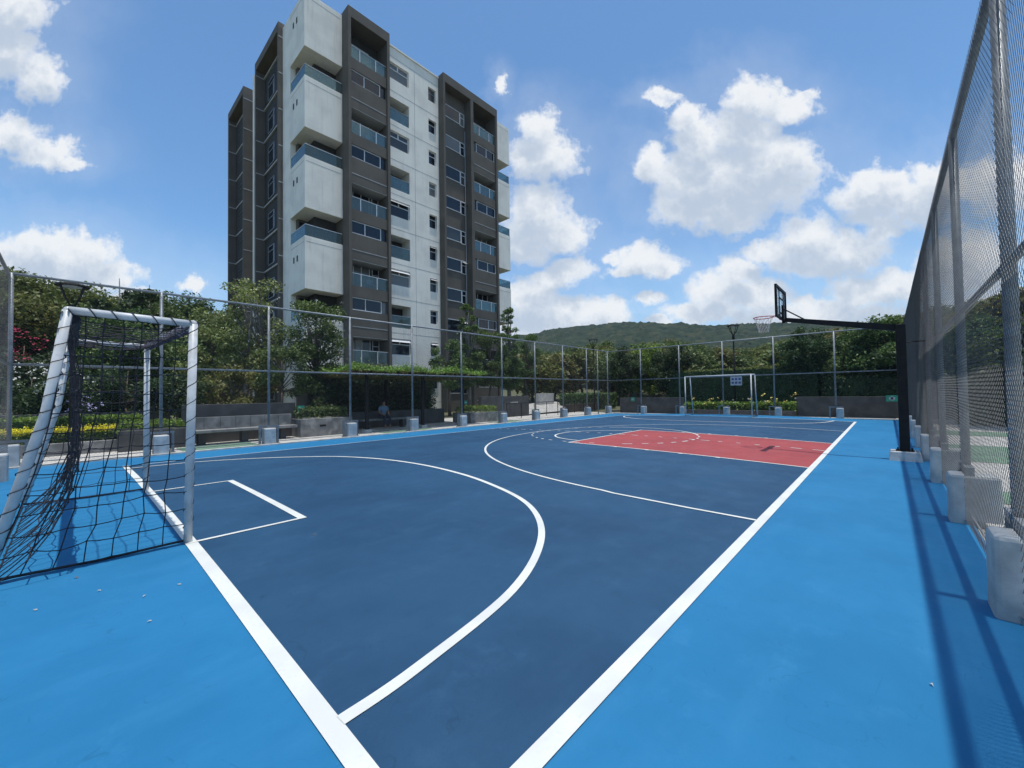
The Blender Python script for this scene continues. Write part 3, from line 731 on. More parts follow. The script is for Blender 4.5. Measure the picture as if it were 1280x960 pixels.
    # west side: two deep dark frames with a notch between them
    for (ya, yb) in ((36.0, 42.35), (46.1, 52.0)):
        f = MB(); f.box(11.2, 12.7, ya, ya+.25, ZB, 31.9); f.box(11.2, 12.7, yb-.28, yb, ZB, 31.9); f.box(11.2, 12.7, ya, yb, 31.9, 32.62)
        P(f, 'portal_frame', 'b_dark', bevel=.015)
        gl = MB()
        for k in range(10):
            zz = 31.45-3.04*k
            gl.box(11.84, 11.952, ya+.26, yb-.29, zz-.12, zz); gl.box(11.22, 12.6, ya-.012, ya+.002, zz-.09, zz); gl.box(11.22, 11.83, yb-.292, yb-.278, zz-.09, zz)
        P(gl, 'floor_band', 'b_band')
        for k in range(10):
            o = -3.04*k
            for (wa, wb) in ((ya+.75, ya+2.2), (ya+3.3, ya+5.0)) if ya < 40 else ((ya+2.9, ya+4.6),):
                f = MB(); z0, z1 = 28.75+o, 30.45+o
                f.box(11.90, 11.94, wa, wb, z0, z0+.05); f.box(11.90, 11.94, wa, wb, z1-.05, z1); f.box(11.90, 11.94, wa, wa+.05, z0, z1); f.box(11.90, 11.94, wb-.05, wb, z0, z1)
                f.box(11.90, 11.94, wa, wb, z1-.5, z1-.45)
                fo = P(f, 'window', 'alu_grey'); P(MB().box(11.925, 11.945, wa+.02, wb-.02, z0+.02, z1-.02), 'pane', 'window_glass', fo)
    P(MB().box(11.12, 12.0, 42.36, 42.66, ZB, 31.6), 'side_pier', 'b_white')
    P(MB().box(12.3, 12.72, 42.4, 46.2, ZB, 31.7), 'notch_wall', 'b_dark')
building()

# ------------------------------------------------------------------ foliage
def mesh_np(name, V, F4, mat):
    me = bpy.data.meshes.new(name); nv, nf = len(V), len(F4)
    me.vertices.add(nv); me.vertices.foreach_set('co', V.astype(np.float32).ravel())
    me.loops.add(nf*4); me.loops.foreach_set('vertex_index', F4.astype(np.int32).ravel())
    me.polygons.add(nf); me.polygons.foreach_set('loop_start', np.arange(0, nf*4, 4, dtype=np.int32))
    me.materials.append(MATS[mat]); me.update(calc_edges=True); return me
def leaves(centers, size, rng, up=.5, asp=.5, droop=0):
    n = len(centers)
    nrm = rng.normal(size=(n, 3)); nrm[:, 2] = np.abs(nrm[:, 2])+up; nrm /= np.linalg.norm(nrm, axis=1)[:, None]
    t = rng.normal(size=(n, 3)); t[:, 2] -= droop; t -= nrm*(t*nrm).sum(1)[:, None]; t /= np.linalg.norm(t, axis=1)[:, None]
    b = np.cross(nrm, t); s = (size*rng.uniform(.6, 1.35, n))[:, None]
    fold = nrm*s*.12
    V = np.stack([centers-t*s*.5, centers-b*s*asp*.5-fold*-1, centers+t*s*.5-fold, centers+b*s*asp*.5+fold], 1).reshape(-1, 3)
    return V, np.arange(n*4).reshape(n, 4)
def crown_mesh(name, clumps, per, size, mat, seed, up=.5, asp=.5, hollow=.25, droop=0):
    rng = np.random.default_rng(seed); C = []; per = per*3.2
    for (c, r) in clumps:
        r = np.array(r if isinstance(r, (tuple, list)) else (r, r, r*.8)); n = max(6, int(per*(np.prod(r)**(2/3))))
        d = rng.normal(size=(n, 3)); d /= np.linalg.norm(d, axis=1)[:, None]
        rad = hollow+(1-hollow)*rng.random(n)**.55; rad *= np.where(rng.random(n) < .12, rng.uniform(1.0, 1.3, n), 1.0); rad *= (1+.25*np.sin(d[:, 0]*5+c[0])*np.cos(d[:, 1]*4+c[1]))
        C.append(np.array(c)+d*r*rad[:, None])
    C = np.concatenate(C); V, F_ = leaves(C, size, rng, up, asp, droop); return mesh_np(name, V, F_, mat)
def make_tree(label, cat, h, rad, base, mat, seed, shape='round', per=330, size=.13, nclump=40, bark='bark', group=None, name='leafy_tree', trunk_r=None, stems=1, up=.5, asp=.5):
    rnd = random.Random(seed); root = thing(name, label, cat, (0, 0, 0), group)
    clumps = []; cz = (h+base)/2; hz = (h-base)/2
    for i in range(nclump):
        for _ in range(60):
            u = Vector((rnd.uniform(-1, 1), rnd.uniform(-1, 1), rnd.uniform(-1, 1)))
            if u.length > 1 or u.length < .35: continue
            z = u.z
            if shape == 'cone':
                lim = .36+.62*(1-(z+1)/2)**.8
                if math.hypot(u.x, u.y) > lim: continue
            if shape == 'flat' and z < -.25: continue
            break
        cr = rad*rnd.uniform(.20, .36)*(.62+.38*(1-u.z)/2 if shape == 'cone' else 1)
        clumps.append(((u.x*(rad-cr*.5), u.y*(rad-cr*.5), cz+u.z*(hz-cr*.45)), (cr, cr, cr*rnd.uniform(.6, .85))))
    tr = trunk_r or max(.07, h*.018); tm = MB()
    fork = base+(h-base)*.18
    for s in range(stems):
        a = 2*math.pi*s/stems; off = .0 if stems == 1 else .25
        fk = Vector((rnd.uniform(-.1, .1)*rad+math.cos(a)*off*2, rnd.uniform(-.1, .1)*rad+math.sin(a)*off*2, fork))
        tm.tube([(math.cos(a)*off, math.sin(a)*off, -.1), (math.cos(a)*off+rnd.uniform(-.06, .06), math.sin(a)*off, fork*.5), fk], [tr*1.25, tr, tr*.8], 8)
        tm.tube([fk, (fk.x*.5, fk.y*.5, cz), (0, 0, h-hz*.25)], [tr*.8, tr*.45, tr*.12], 6)
        for c, r in clumps[s::stems]:
            if rnd.random() < .75:
                c = Vector(c); st = Vector((fk.x*.6, fk.y*.6, min(c.z-.05, fork+(c.z-fork)*rnd.uniform(.1, .5)))) if c.z > fork else fk
                mid = st.lerp(c, .55)+Vector((0, 0, .08*rad)); tm.tube([st, mid, c], [tr*.38, tr*.22, tr*.07], 5)
    tm.build('trunk', bark, root, True)
    me = crown_mesh('crown', clumps, per, size, mat, seed, up, asp)
    o = bpy.data.objects.new('crown', me); col.objects.link(o); o.parent = root; return root
def put(t, px, depth_y=None, depth_x=None, z=0, rz=None):
    p = on_y(px, 495, depth_y) if depth_y is not None else on_x(px, 500, depth_x)
    t.location = (p.x, p.y, z); return t
def top_h(px, py, Y=None, X=None): return (on_y(px, py, Y) if Y is not None else on_x(px, py, X)).z

G1 = 'trees behind the left fence'
def T(px, py, Y, rad, base, mat, seed, label, cat='tree', **kw):
    h = top_h(px, py, Y); t = make_tree(label, cat, h, rad, base, mat, seed, **kw); return put(t, px, depth_y=Y)
T(55, 345, 40, 5.0, 3.0, 'leaf_olive', 21, 'wide dome crowned olive green tree left of the lamp post', shape='flat', nclump=60, per=300, size=.22, group=G1)
T(-30, 362, 34, 4.5, 2.4, 'leaf_olive', 22, 'olive green tree cut by the left picture edge', nclump=50, per=260, size=.22, group=G1)
T(112, 378, 34, 3.4, 2.0, 'leaf_mid', 23, 'mid green tree right of the left lamp post', nclump=46, per=260, size=.2, group=G1)
T(148, 331, 30, 1.7, 3.0, 'leaf_dark', 24, 'slender dark tree with big leaves poking above the fence rail', nclump=16, per=260, size=.26, asp=.6, group=G1, bark='bark_pale')
T(186, 340, 31, 1.6, 3.0, 'leaf_dark', 25, 'sparse dark crown right of the slender big leaved tree', nclump=12, per=220, size=.26, asp=.6, group=G1, bark='bark_pale')
T(228, 362, 33, 3.6, 2.0, 'leaf_mid', 26, 'rounded green tree left of the tower, at the bend of its roofline', nclump=50, per=260, size=.2, group=G1)
T(168, 384, 27, 2.6, 1.6, 'leaf_mid', 27, 'low green tree behind the goal crossbar', nclump=40, per=280, size=.17, group=G1)
T(268, 372, 25, 2.0, 1.2, 'leaf_yellowgreen', 28, 'pale yellow green tree beside the far goal post', nclump=34, per=330, size=.15, group=G1)
T(318, 338, 23, 1.75, 1.6, 'leaf_yellowgreen', 29, 'tall loose yellow green tree with pale flowers in front of the tower corner', nclump=40, per=300, size=.14, group=G1, shape='round', stems=2, bark='bark_pale')
T(396, 362, 21, 1.75, 1.5, 'leaf_mid', 30, 'dense bright green tree in front of the tower box balconies', nclump=46, per=420, size=.13, group=G1)
T(352, 425, 20, 1.3, 1.3, 'leaf_mid', 31, 'small dark green tree between the two trees before the tower', nclump=24, per=400, size=.12, group=G1)
T(587, 374, 26, 1.55, 1.6, 'leaf_mid', 32, 'narrow upright green tree at the right foot of the tower', nclump=90, per=420, size=.17, shape='cone', group=G1, bark='bark_pale')
T(562, 418, 25, 1.5, 1.6, 'leaf_mid', 33, 'bushy tree over the right end of the vine canopy', nclump=26, per=420, size=.16, group=G1)
T(637, 379, 27, 1.6, 1.4, 'leaf_mid', 34, 'narrow upright green tree with pale stems right of the tower', nclump=90, per=420, size=.17, shape='cone', group=G1, bark='bark_pale')
T(613, 404, 26, 1.9, 1.6, 'leaf_mid', 35, 'green tree between the two narrow upright trees', nclump=34, per=420, size=.16, group=G1)
T(658, 410, 29, 1.7, 1.6, 'leaf_mid', 36, 'short green tree nearest the far left corner of the court', nclump=28, per=420, size=.16, group=G1)
T(40, 462, 22.8, 1.7, .4, 'leaf_dark', 37, 'dark oleander shrub with white flowers at the left edge', 'shrub', nclump=34, per=430, size=.13, group='shrubs by the left fence', name='flowering_shrub')
T(100, 470, 22.8, 1.5, .4, 'leaf_dark', 38, 'dark oleander shrub with white flowers behind the goal frame', 'shrub', nclump=30, per=430, size=.13, group='shrubs by the left fence', name='flowering_shrub')
T(30, 420, 25, 1.7, 1.2, 'leaf_dark', 39, 'pink flowering bougainvillea at the left edge', 'shrub', nclump=30, per=380, size=.14, group='shrubs by the left fence', name='bougainvillea')
T(160, 455, 21.5, 1.5, .9, 'leaf_dark', 40, 'dark shrub behind the goal net', 'shrub', nclump=30, per=420, size=.13, group='shrubs by the left fence', name='garden_shrub')
T(222, 462, 20.8, 1.4, .8, 'leaf_dark', 41, 'dark shrub over the retaining wall left of the bench', 'shrub', nclump=30, per=420, size=.13, group='shrubs by the left fence', name='garden_shrub')
T(290, 455, 20.8, 1.5, .8, 'leaf_brown', 42, 'brownish shrub over the retaining wall behind the bench', 'shrub', nclump=30, per=420, size=.13, group='shrubs by the left fence', name='garden_shrub')
T(412, 470, 20, 1.2, .5, 'leaf_dark', 43, 'dark shrub left of the vine canopy', 'shrub', nclump=26, per=420, size=.12, group='shrubs by the left fence', name='garden_shrub')
def flowers(px0, px1, py0, py1, Y, n, mat, size, seed, label, cat, name, spread=.5):
    rng = np.random.default_rng(seed); C = []
    for i in range(n):
        p = on_y(rng.uniform(px0, px1), rng.uniform(py0, py1), Y+rng.uniform(-spread, spread)); k = rng.integers(4, 9)
        C.append(np.array(p)+rng.normal(size=(k, 3))*size*.8)
    C = np.concatenate(C); V, F_ = leaves(C, size, rng, .6, .9); me = mesh_np(name, V, F_, mat)
    o = bpy.data.objects.new(name, me); col.objects.link(o); return tag(o, label, cat)
def blossom_on(parent, px0, px1, py0, py1, Y, n, mat, size, seed):
    o = flowers(px0, px1, py0, py1, Y, n, mat, size, seed, None, None, 'blossom', .35); o.parent = parent
    o.matrix_parent_inverse = Matrix.Translation(-parent.location); return o
by = {o.get('label'): o for o in col.objects if o.get('label')}
blossom_on(by['pink flowering bougainvillea at the left edge'], 8, 62, 408, 450, 23.6, 26, 'pink_flower', .075, 1)
blossom_on(by['dark oleander shrub with white flowers at the left edge'], 8, 62, 452, 496, 21.3, 22, 'white_flower', .07, 2)
blossom_on(by['dark oleander shrub with white flowers behind the goal frame'], 66, 120, 455, 495, 21.4, 12, 'white_flower', .07, 3)
blossom_on(by['tall loose yellow green tree with pale flowers in front of the tower corner'], 288, 352, 345, 460, 22.2, 70, 'white_flower', .05, 4)
blossom_on(by['dense bright green tree in front of the tower box balconies'], 366, 432, 370, 450, 19.8, 26, 'white_flower', .05, 5)

def hedge(name, label, cat, x0, x1, y0, y1, z0, z1, mat, seed, dens=420, size=.09, mat_top=None, group=None, core=True, wav=.05):
    rng = np.random.default_rng(seed); root = thing(name, label, cat, ((x0+x1)/2, (y0+y1)/2, 0), group)
    cx, cy = (x0+x1)/2, (y0+y1)/2; w_, d_, h_ = x1-x0, y1-y0, z1-z0
    def pts(n, ax, side):
        p = np.stack([rng.uniform(x0, x1, n), rng.uniform(y0, y1, n), rng.uniform(z0, z1, n)], 1)
        p[:, ax] = ((x0, y0, z0)[ax] if side < 0 else (x1, y1, z1)[ax])+rng.normal(size=n)*wav - side*.03
        return p
    P_ = [pts(int(dens*h_*w_), 1, -1), pts(int(dens*h_*w_*.5), 1, 1), pts(int(dens*h_*d_), 0, -1), pts(int(dens*h_*d_), 0, 1)]
    top = pts(int(dens*w_*d_*1.2), 2, 1)
    if not mat_top: P_.append(top)
    C = np.concatenate(P_)-np.array([cx, cy, 0]); V, F_ = leaves(C, size, rng, .2, .55)
    o = bpy.data.objects.new('foliage', mesh_np('foliage', V, F_, mat)); col.objects.link(o); o.parent = root
    if mat_top:
        C = top-np.array([cx, cy, 0]); C[:, 2] += rng.uniform(0, .10 if mat_top == 'leaf_gold' else .06, len(C)); V, F_ = leaves(C, size, rng, .8, .55)
        o = bpy.data.objects.new('new_growth', mesh_np('new_growth', V, F_, mat_top)); col.objects.link(o); o.parent = root
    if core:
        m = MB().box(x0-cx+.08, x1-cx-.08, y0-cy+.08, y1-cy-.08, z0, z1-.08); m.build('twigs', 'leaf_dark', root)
    return root
def wallbox(name, label, cat, x0, x1, y0, y1, z1, mat, group=None, cap=None, z0=-.06):
    root = thing(name, label, cat, ((x0+x1)/2, (y0+y1)/2, 0), group); cx, cy = (x0+x1)/2, (y0+y1)/2
    MB().box(x0-cx, x1-cx, y0-cy, y1-cy, z0, z1).build('wall_body', mat, root, bevel=.012)
    if cap: MB().box(x0-cx-.03, x1-cx+.03, y0-cy-.03, y1-cy+.03, z1+.002, z1+.06).build('coping', cap, root, bevel=.008)
    return root
GP = 'planter and retaining walls'
# left of the court: planters, bench, walls, vine canopy
wallbox('planter_wall', 'low grey concrete planter edge under the golden hedge', 'planter', -7, 1.0, 18.0, 18.2, .34, 'bench_con', GP)
hedge('golden_hedge', 'low clipped hedge with bright yellow top behind the goal', 'hedge', -7, .95, 18.25, 18.75, 0, .68, 'leaf_mid', 51, 1500, .06, 'leaf_gold')
hedge('flower_hedge', 'green hedge with lilac flowers behind the golden hedge', 'hedge', -8, 1.6, 19.3, 20.2, 0, 1.05, 'leaf_bright', 52, 420, .08)
blossom_on([o for o in col.objects if o.name == 'flower_hedge'][0], 85, 130, 495, 515, 19.6, 16, 'lilac_flower', .05, 7)
wallbox('planter_wall', 'dark grey planter box with leafy plants just left of the bench', 'planter', .95, 2.6, 17.5, 18.5, .62, 'wall_dark', GP)
hedge('planter_shrub', 'strip of leafy yellow green plants in the planter left of the bench', 'shrub', 1.0, 2.55, 17.6, 18.4, .5, .86, 'leaf_bright', 53, 420, .08, core=False)
def bench():
    root = thing('concrete_bench', 'long weathered concrete bench with backrest beyond the left fence', 'bench', (4.35, 17.6, 0))
    MB().box(-1.72, 1.72, -.30, .25, .40, .50).build('seat', 'bench_con', root, bevel=.012)
    b = MB()
    for i in range(7): b.box(-1.68+i*.48, -1.68+(i+1)*.48-.008, .25, .40, .50, .93)
    b.build('backrest', 'bench_con', root, bevel=.006)
    for sx in (-1.3, 0, 1.3): MB().box(sx-.1, sx+.1, .0, .38, -.05, .398).build('leg', 'wall_dark', root)
    return root
bench()
wallbox('retaining_wall', 'dark retaining wall rising behind the concrete bench', 'wall', 2.62, 6.35, 18.35, 18.6, 1.38, 'wall_dark', GP)
wallbox('retaining_wall', 'dark retaining wall behind the golden hedge and the goal', 'wall', -9, 2.6, 20.8, 21.1, 1.15, 'wall_dark', GP)
wallbox('planter_wall', 'grey concrete planter right of the bench with a recessed step light', 'planter', 6.2, 8.35, 17.35, 18.9, .70, 'bench_con', GP)
MBs = MB().box(6.95, 7.2, 17.335, 17.352, .36, .44); st_ = MBs.build('step_light', 'black_paint'); st_.parent = [o for o in col.objects if o.get('label', '').startswith('grey concrete planter right of')][0]
st_.matrix_parent_inverse = Matrix.Translation(-st_.parent.location)
hedge('planter_shrub', 'dark leafy plants in the grey planter right of the bench', 'shrub', 6.3, 8.25, 17.6, 18.8, .6, 1.12, 'leaf_mid', 54, 320, .10, core=False)
def pergola():
    root = thing('vine_pergola', 'flat pergola roofed with bright green vine in front of the tower', 'pergola', (11.6, 18.6, 0))
    X0, X1, Y0, Y1 = -3.55, 4.0, -2.15, 2.4
    for sx in (-2.75, .2, 2.75):
        for sy in (-1.6, 1.9):
            p = MB().box(sx-.06, sx+.06, sy-.06, sy+.06, .1, 2.58).build('post', 'black_paint', root)
            MB().box(sx-.16, sx+.16, sy-.16, sy+.16, -.05, .12).build('post_base', 'block_con', p)
    b = MB()
    for i in range(12): x = X0+.1+i*(X1-X0-.2)/11; b.box(x-.03, x+.03, Y0, Y1, 2.60, 2.70)
    b.box(X0, X1, Y0, Y0+.08, 2.52, 2.60); b.box(X0, X1, Y1-.08, Y1, 2.52, 2.60); b.build('beams', 'black_paint', root)
    rng = np.random.default_rng(60)
    n = 15000; C = np.stack([rng.uniform(X0-.1, X1+.1, n), rng.uniform(Y0-.12, Y1+.1, n), 2.72+np.abs(rng.normal(size=n))*.13], 1)
    C[:, 2] += .10*np.sin(C[:, 0]*2.3)*np.cos(C[:, 1]*1.7)
    V, F_ = leaves(C, .10, rng, .9, .6); o = bpy.data.objects.new('vine_canopy', mesh_np('vine_canopy', V, F_, 'leaf_bright')); col.objects.link(o); o.parent = root
    n = 16000; C = np.stack([rng.uniform(X0, X1, n), rng.uniform(Y0+.1, Y1, n), rng.uniform(2.5, 2.72, n)], 1)
    V, F_ = leaves(C, .16, rng, .5, .6); o = bpy.data.objects.new('dry_vines', mesh_np('dry_vines', V, F_, 'leaf_brown')); col.objects.link(o); o.parent = root
    n = 12000; C = np.stack([rng.uniform(X0, X1, n), rng.uniform(Y1-.1, Y1+.5, n), rng.uniform(.2, 2.6, n)], 1)
    V, F_ = leaves(C, .13, rng, .2, .6); o = bpy.data.objects.new('vine_wall', mesh_np('vine_wall', V, F_, 'leaf_dark')); col.objects.link(o); o.parent = root
    MB().box(X0, X1, Y1+.5, Y1+.6, -.05, 2.6).build('back_panel', 'wall_dark', root)
pergola()
wallbox('retaining_wall', 'dark low wall under the vine canopy', 'wall', 8.4, 15.0, 19.4, 19.65, .80, 'wall_dark', GP)
sb = thing('shaded_bench', 'dark slab bench in the shade under the vine canopy', 'bench', (10.7, 18.7, 0))
MB().box(-1.3, 1.3, -.22, .22, .38, .46).build('seat', 'bench_con', sb)
for sx in (-1.0, 1.0): MB().box(sx-.08, sx+.08, -.18, .18, -.05, .378).build('leg', 'wall_dark', sb)
wallbox('planter_wall', 'low grey planter with pale grasses right of the vine canopy', 'planter', 15.3, 17.6, 17.4, 19.0, .55, 'bench_con', GP)
hedge('planter_shrub', 'pale green plants in the planter right of the vine canopy', 'shrub', 15.4, 17.5, 17.5, 18.9, .5, .86, 'leaf_bright', 55, 300, .10, core=False)
wallbox('retaining_wall', 'dark plastered wall beside the ramp, small grey lettering panel on it', 'wall', 18.2, 23.0, 19.6, 19.9, 1.45, 'wall_dark', GP)
pz = MB(); rnd = random.Random(4)
for i in range(6): pz.box(21.0+i*.13, 21.09+i*.13, 19.585, 19.598, .92, 1.04)
_p = [o for o in col.objects if o.get('label', '').startswith('dark plastered wall beside')][0]
pz_ = pz.build('lettering', 'kerb_con'); pz_.parent = _p; pz_.matrix_parent_inverse = Matrix.Translation(-_p.location)
wallbox('garden_wall', 'pale beige block wall standing on the ramp', 'wall', 27.6, 29.8, 22.4, 22.7, 1.6, 'concrete_pave', GP)
rp = MB(); rp.v += [(20, 20.2, -.02), (31, 20.2, .15), (31, 23.5, .9), (20, 23.5, .2)]; rp.f += [(0, 1, 2, 3)]; structure(rp.build('ramp', 'concrete_pave'))
wallbox('retaining_wall', 'brownish low wall right of the beige block wall', 'wall', 27.9, 33.0, 19.6, 19.9, .65, 'soil', GP)
def railing(label, a, b, h=1.0):
    a, b = Vector(a), Vector(b); root = thing('metal_railing', label, 'railing', a, 'black railings'); L_ = (b-a).length; d = (b-a)/L_
    m = MB(); m.tube([Vector((0, 0, h)), d*L_+Vector((0, 0, h))], .022, 6); m.tube([Vector((0, 0, .15)), d*L_+Vector((0, 0, .15))], .015, 6); m.build('handrail', 'black_paint', root)
    m = MB(); n = int(L_/.13)
    for i in range(n+1): q = d*(L_*i/n); m.tube([q+Vector((0, 0, .15)), q+Vector((0, 0, h))], .008, 4)
    m.build('balusters', 'black_paint', root)
    for i in range(int(L_/1.5)+1): q = d*min(L_, 1.5*i); MB().tube([q, q+Vector((0, 0, h))], .025, 6).build('post', 'black_paint', root)
railing('thin black railing in front of the ramp beyond the far left of the court', (18.5, 17.6, 0), (26.5, 18.2, 0))
railing('thin black railing continuing towards the far left corner', (27.5, 18.6, 0), (33, 19.0, 0))
hedge('garden_hedge', 'green clipped hedge behind the ramp railing', 'hedge', 30, 38, 20.5, 22.0, 0, 1.5, 'leaf_mid', 56, 160, .14)

# beyond the far end
wallbox('retaining_wall', 'dark grey wall behind the far left of the end fence with a round badge', 'wall', 30.0, 30.25, 10.9, 15.9, 1.15, 'wall_dark', GP)
wallbox('retaining_wall', 'dark grey wall behind the end fence near the hoop, green panel on it', 'wall', 30.0, 30.25, -6.0, 4.1, 1.15, 'wall_dark', GP)
wallbox('planter_wall', 'low dark planter edge under the yellow flowers', 'planter', 29.6, 29.8, 4.1, 10.9, .30, 'wall_dark', GP)
hedge('daylily_bed', 'bed of strappy green leaves with yellow flowers behind the far goal', 'flower bed', 29.9, 31.2, 4.2, 10.8, 0, .75, 'leaf_bright', 57, 260, .16)
flowers(868, 998, 492, 507, 30, 1, 'yellow_flower', .1, 8, None, None, 'tmp')
bpy.data.objects.remove([o for o in col.objects if o.name == 'tmp'][0])
_b = [o for o in col.objects if o.name == 'daylily_bed'][0]
def xfl(px0, px1, py0, py1, X, n, mat, size, seed):
    rng = np.random.default_rng(seed); C = []
    for i in range(n):
        p = on_x(rng.uniform(px0, px1), rng.uniform(py0, py1), X+rng.uniform(-.4, .4)); C.append(np.array(p)+rng.normal(size=(7, 3))*size*.45)
    C = np.concatenate(C); V, F_ = leaves(C, size, rng, .6, .9); o = bpy.data.objects.new('blossom', mesh_np('blossom', V, F_, mat)); col.objects.link(o)
    o.parent = _b; o.matrix_parent_inverse = Matrix.Translation(-_b.location)
xfl(866, 912, 497, 505, 30, 8, 'yellow_flower', .085, 8); xfl(928, 1000, 492, 504, 30, 11, 'yellow_flower', .095, 9); xfl(866, 1000, 496, 504, 30, 6, 'white_flower', .07, 10)
hedge('garden_hedge', 'tall dark clipped hedge behind the far goal', 'hedge', 32.4, 34.0, 3.2, 13.0, 0, 3.15, 'leaf_dark', 58, 170, .13, 'leaf_olive')
hedge('garden_hedge', 'dark hedge behind the wall near the hoop', 'hedge', 32.0, 34.0, -8, 3.0, 0, 2.3, 'leaf_dark', 59, 150, .14)
G2 = 'trees behind the far end'
def TX(px, py, X, rad, base, mat, seed, label, cat='tree', **kw):
    h = top_h(px, py, X=X); t = make_tree(label, cat, h, rad, base, mat, seed, **kw); p = on_x(px, 500, X); t.location = (p.x, p.y, 0); return t
TX(786, 428, 33, 1.9, 1.4, 'leaf_dark', 71, 'dark round tree over the dark wall at the far left corner', nclump=36, per=330, size=.17, group=G2)
TX(838, 426, 33.5, 2.0, 1.4, 'leaf_dark', 72, 'dark glossy tree left of the far goal', nclump=40, per=330, size=.17, group=G2)
TX(812, 432, 37, 2.2, 1.4, 'leaf_bright', 73, 'bright green tree between the two dark trees left of the far goal', nclump=36, per=300, size=.2, group=G2)
TX(1012, 406, 33, 1.75, 1.3, 'leaf_dark', 74, 'dark glossy round tree behind the end fence below the backboard', nclump=40, per=380, size=.16, group=G2)
TX(1112, 386, 34, 2.5, 1.2, 'leaf_mid', 75, 'large green tree beside the top of the hoop pole', nclump=56, per=330, size=.19, group=G2)
TX(1070, 420, 36, 1.7, 1.2, 'leaf_mid', 76, 'shorter tree left of the large tree by the hoop pole', nclump=34, per=330, size=.18, group=G2)
TX(1160, 392, 34, 2.0, 1.0, 'leaf_dark', 77, 'dark tree seen through the far part of the right fence', nclump=40, per=330, size=.18, group=G2)
G3 = 'trees beyond the right fence'
TX(1228, 392, 27, 1.9, 1.2, 'leaf_mid', 78, 'broad leaved tree seen through the right fence between its nearest posts', nclump=40, per=360, size=.18, group=G3)
TX(1200, 405, 31, 1.8, 1.2, 'leaf_dark', 79, 'dark tree left of the broad leaved tree behind the right fence', nclump=36, per=330, size=.18, group=G3)
TX(1290, 380, 25, 2.2, 1.0, 'leaf_mid', 80, 'green tree at the right picture edge behind the fence', nclump=40, per=330, size=.18, group=G3)
TX(1262, 400, 30, 2.0, 1.0, 'leaf_dark', 81, 'dark tree just left of the right picture edge', nclump=36, per=330, size=.18, group=G3)
hedge('garden_hedge', 'low green hedge at the end of the striped path right of the fence', 'hedge', 25.8, 27.2, -9.0, -2.2, 0, 1.0, 'leaf_mid', 61, 260, .12)

# lamp posts
def lamp(label, x, y, h, sc=1):
    root = thing('street_lamp', label, 'street lamp', (x, y, 0), 'black lamp posts with flared heads')
    MB().tube([(0, 0, 0), (0, 0, h-.95)], [.06, .05], 10).build('pole', 'black_paint', root, True)
    MB().tube([(0, 0, h-.95), (0, 0, h-.62)], [.085, .075], 10).build('collar', 'black_paint', root, True)
    a = MB()
    for k in range(4):
        an = math.pi/4+k*math.pi/2; c, s_ = math.cos(an), math.sin(an)
        a.tube([(c*.05, s_*.05, h-.66), (c*.22, s_*.22, h-.38), (c*.36, s_*.36, h-.02)], .022, 6)
    a.build('arms', 'black_paint', root, True)
    MB().tube([(0, 0, h-.03), (0, 0, h+.02)], [.40, .38], 20).build('lamp_head', 'black_paint', root, False)
    MB().tube([(0, 0, h-.05), (0, 0, h-.032)], .24, 16).build('diffuser', 'sign_white', root)
    return root
lamp('black lamp post with flared head left of the near goal', on_y(89, 500, 18.9).x, 18.9, top_h(89, 357, 18.9))
FLP = lamp('black lamp post behind the far goal with a white notice on it', 31.4, on_x(919, 500, 31.4).y, top_h(918, 407, X=31.4))
lamp('black lamp post by the far left corner of the court', on_y(743, 500, 18.6).x, 18.6, top_h(742, 425, 18.6))
sy__ = on_x(920, 476, 31.2)
sg = thing('notice_sign', 'white notice with blue marks fixed to the far lamp post', 'sign', (31.25, sy__.y, sy__.z))
MB().box(-.01, .01, -.36, .36, -.32, .32).build('panel', 'sign_white', sg, bevel=.004)
q = MB()
for zz in (.12, -.13):
    for yy in (-.22, 0, .22): q.box(-.016, -.011, yy-.075, yy+.075, zz-.075, zz+.075)
q.build('symbols', 'sign_blue', sg)
sb2 = thing('meter_box', 'small grey box at the foot of the far lamp post', 'utility box', (31.1, sy__.y, .0))
MB().box(-.1, .1, -.2, .2, .35, .80).build('box_body', 'alu_grey', sb2, bevel=.01); MB().box(-.11, -.101, -.16, .16, .40, .75).build('door', 'kerb_con', sb2)
def badge(x, y, z, axis, label, w_=.22, sq=False):
    root = thing('wall_badge', label, 'sign', (x, y, z), 'small green safety signs')
    if axis == 'x': MB().box(-.012, .0, -w_, w_, -w_*(.7 if sq else 1), w_*(.7 if sq else 1)).build('panel', 'sign_green', root); MB().box(-.02, -.0125, -w_*.5, w_*.5, -w_*.25, w_*.25).build('arrow', 'sign_white', root); MB().box(-.02, -.0125, -w_*.2, w_*.2, -w_*.45, w_*.45-.001).build('arrow', 'sign_white', root)
    else: MB().box(-w_, w_, -.012, .0, -w_, w_).build('panel', 'sign_green', root); MB().box(-w_*.5, w_*.5, -.02, -.0125, -w_*.25, w_*.25).build('arrow', 'sign_white', root)
p = on_x(791, 499, 29.98); badge(29.98, p.y, p.z, 'x', 'small green and white sign on the dark wall left of the far goal', .16)
p = on_x(1115, 498, 29.98); badge(29.98, p.y, p.z, 'x', 'green and white sign on the dark wall right next to the hoop pole', .24, True)
p = on_y(376, 511, 17.9); badge(p.x, 17.9, p.z, 'y', 'small green and white sign right of the concrete bench', .13)
p = on_y(582, 503, 17.4); badge(p.x, 17.4, p.z, 'y', 'small green and white sign right of the vine canopy', .10)

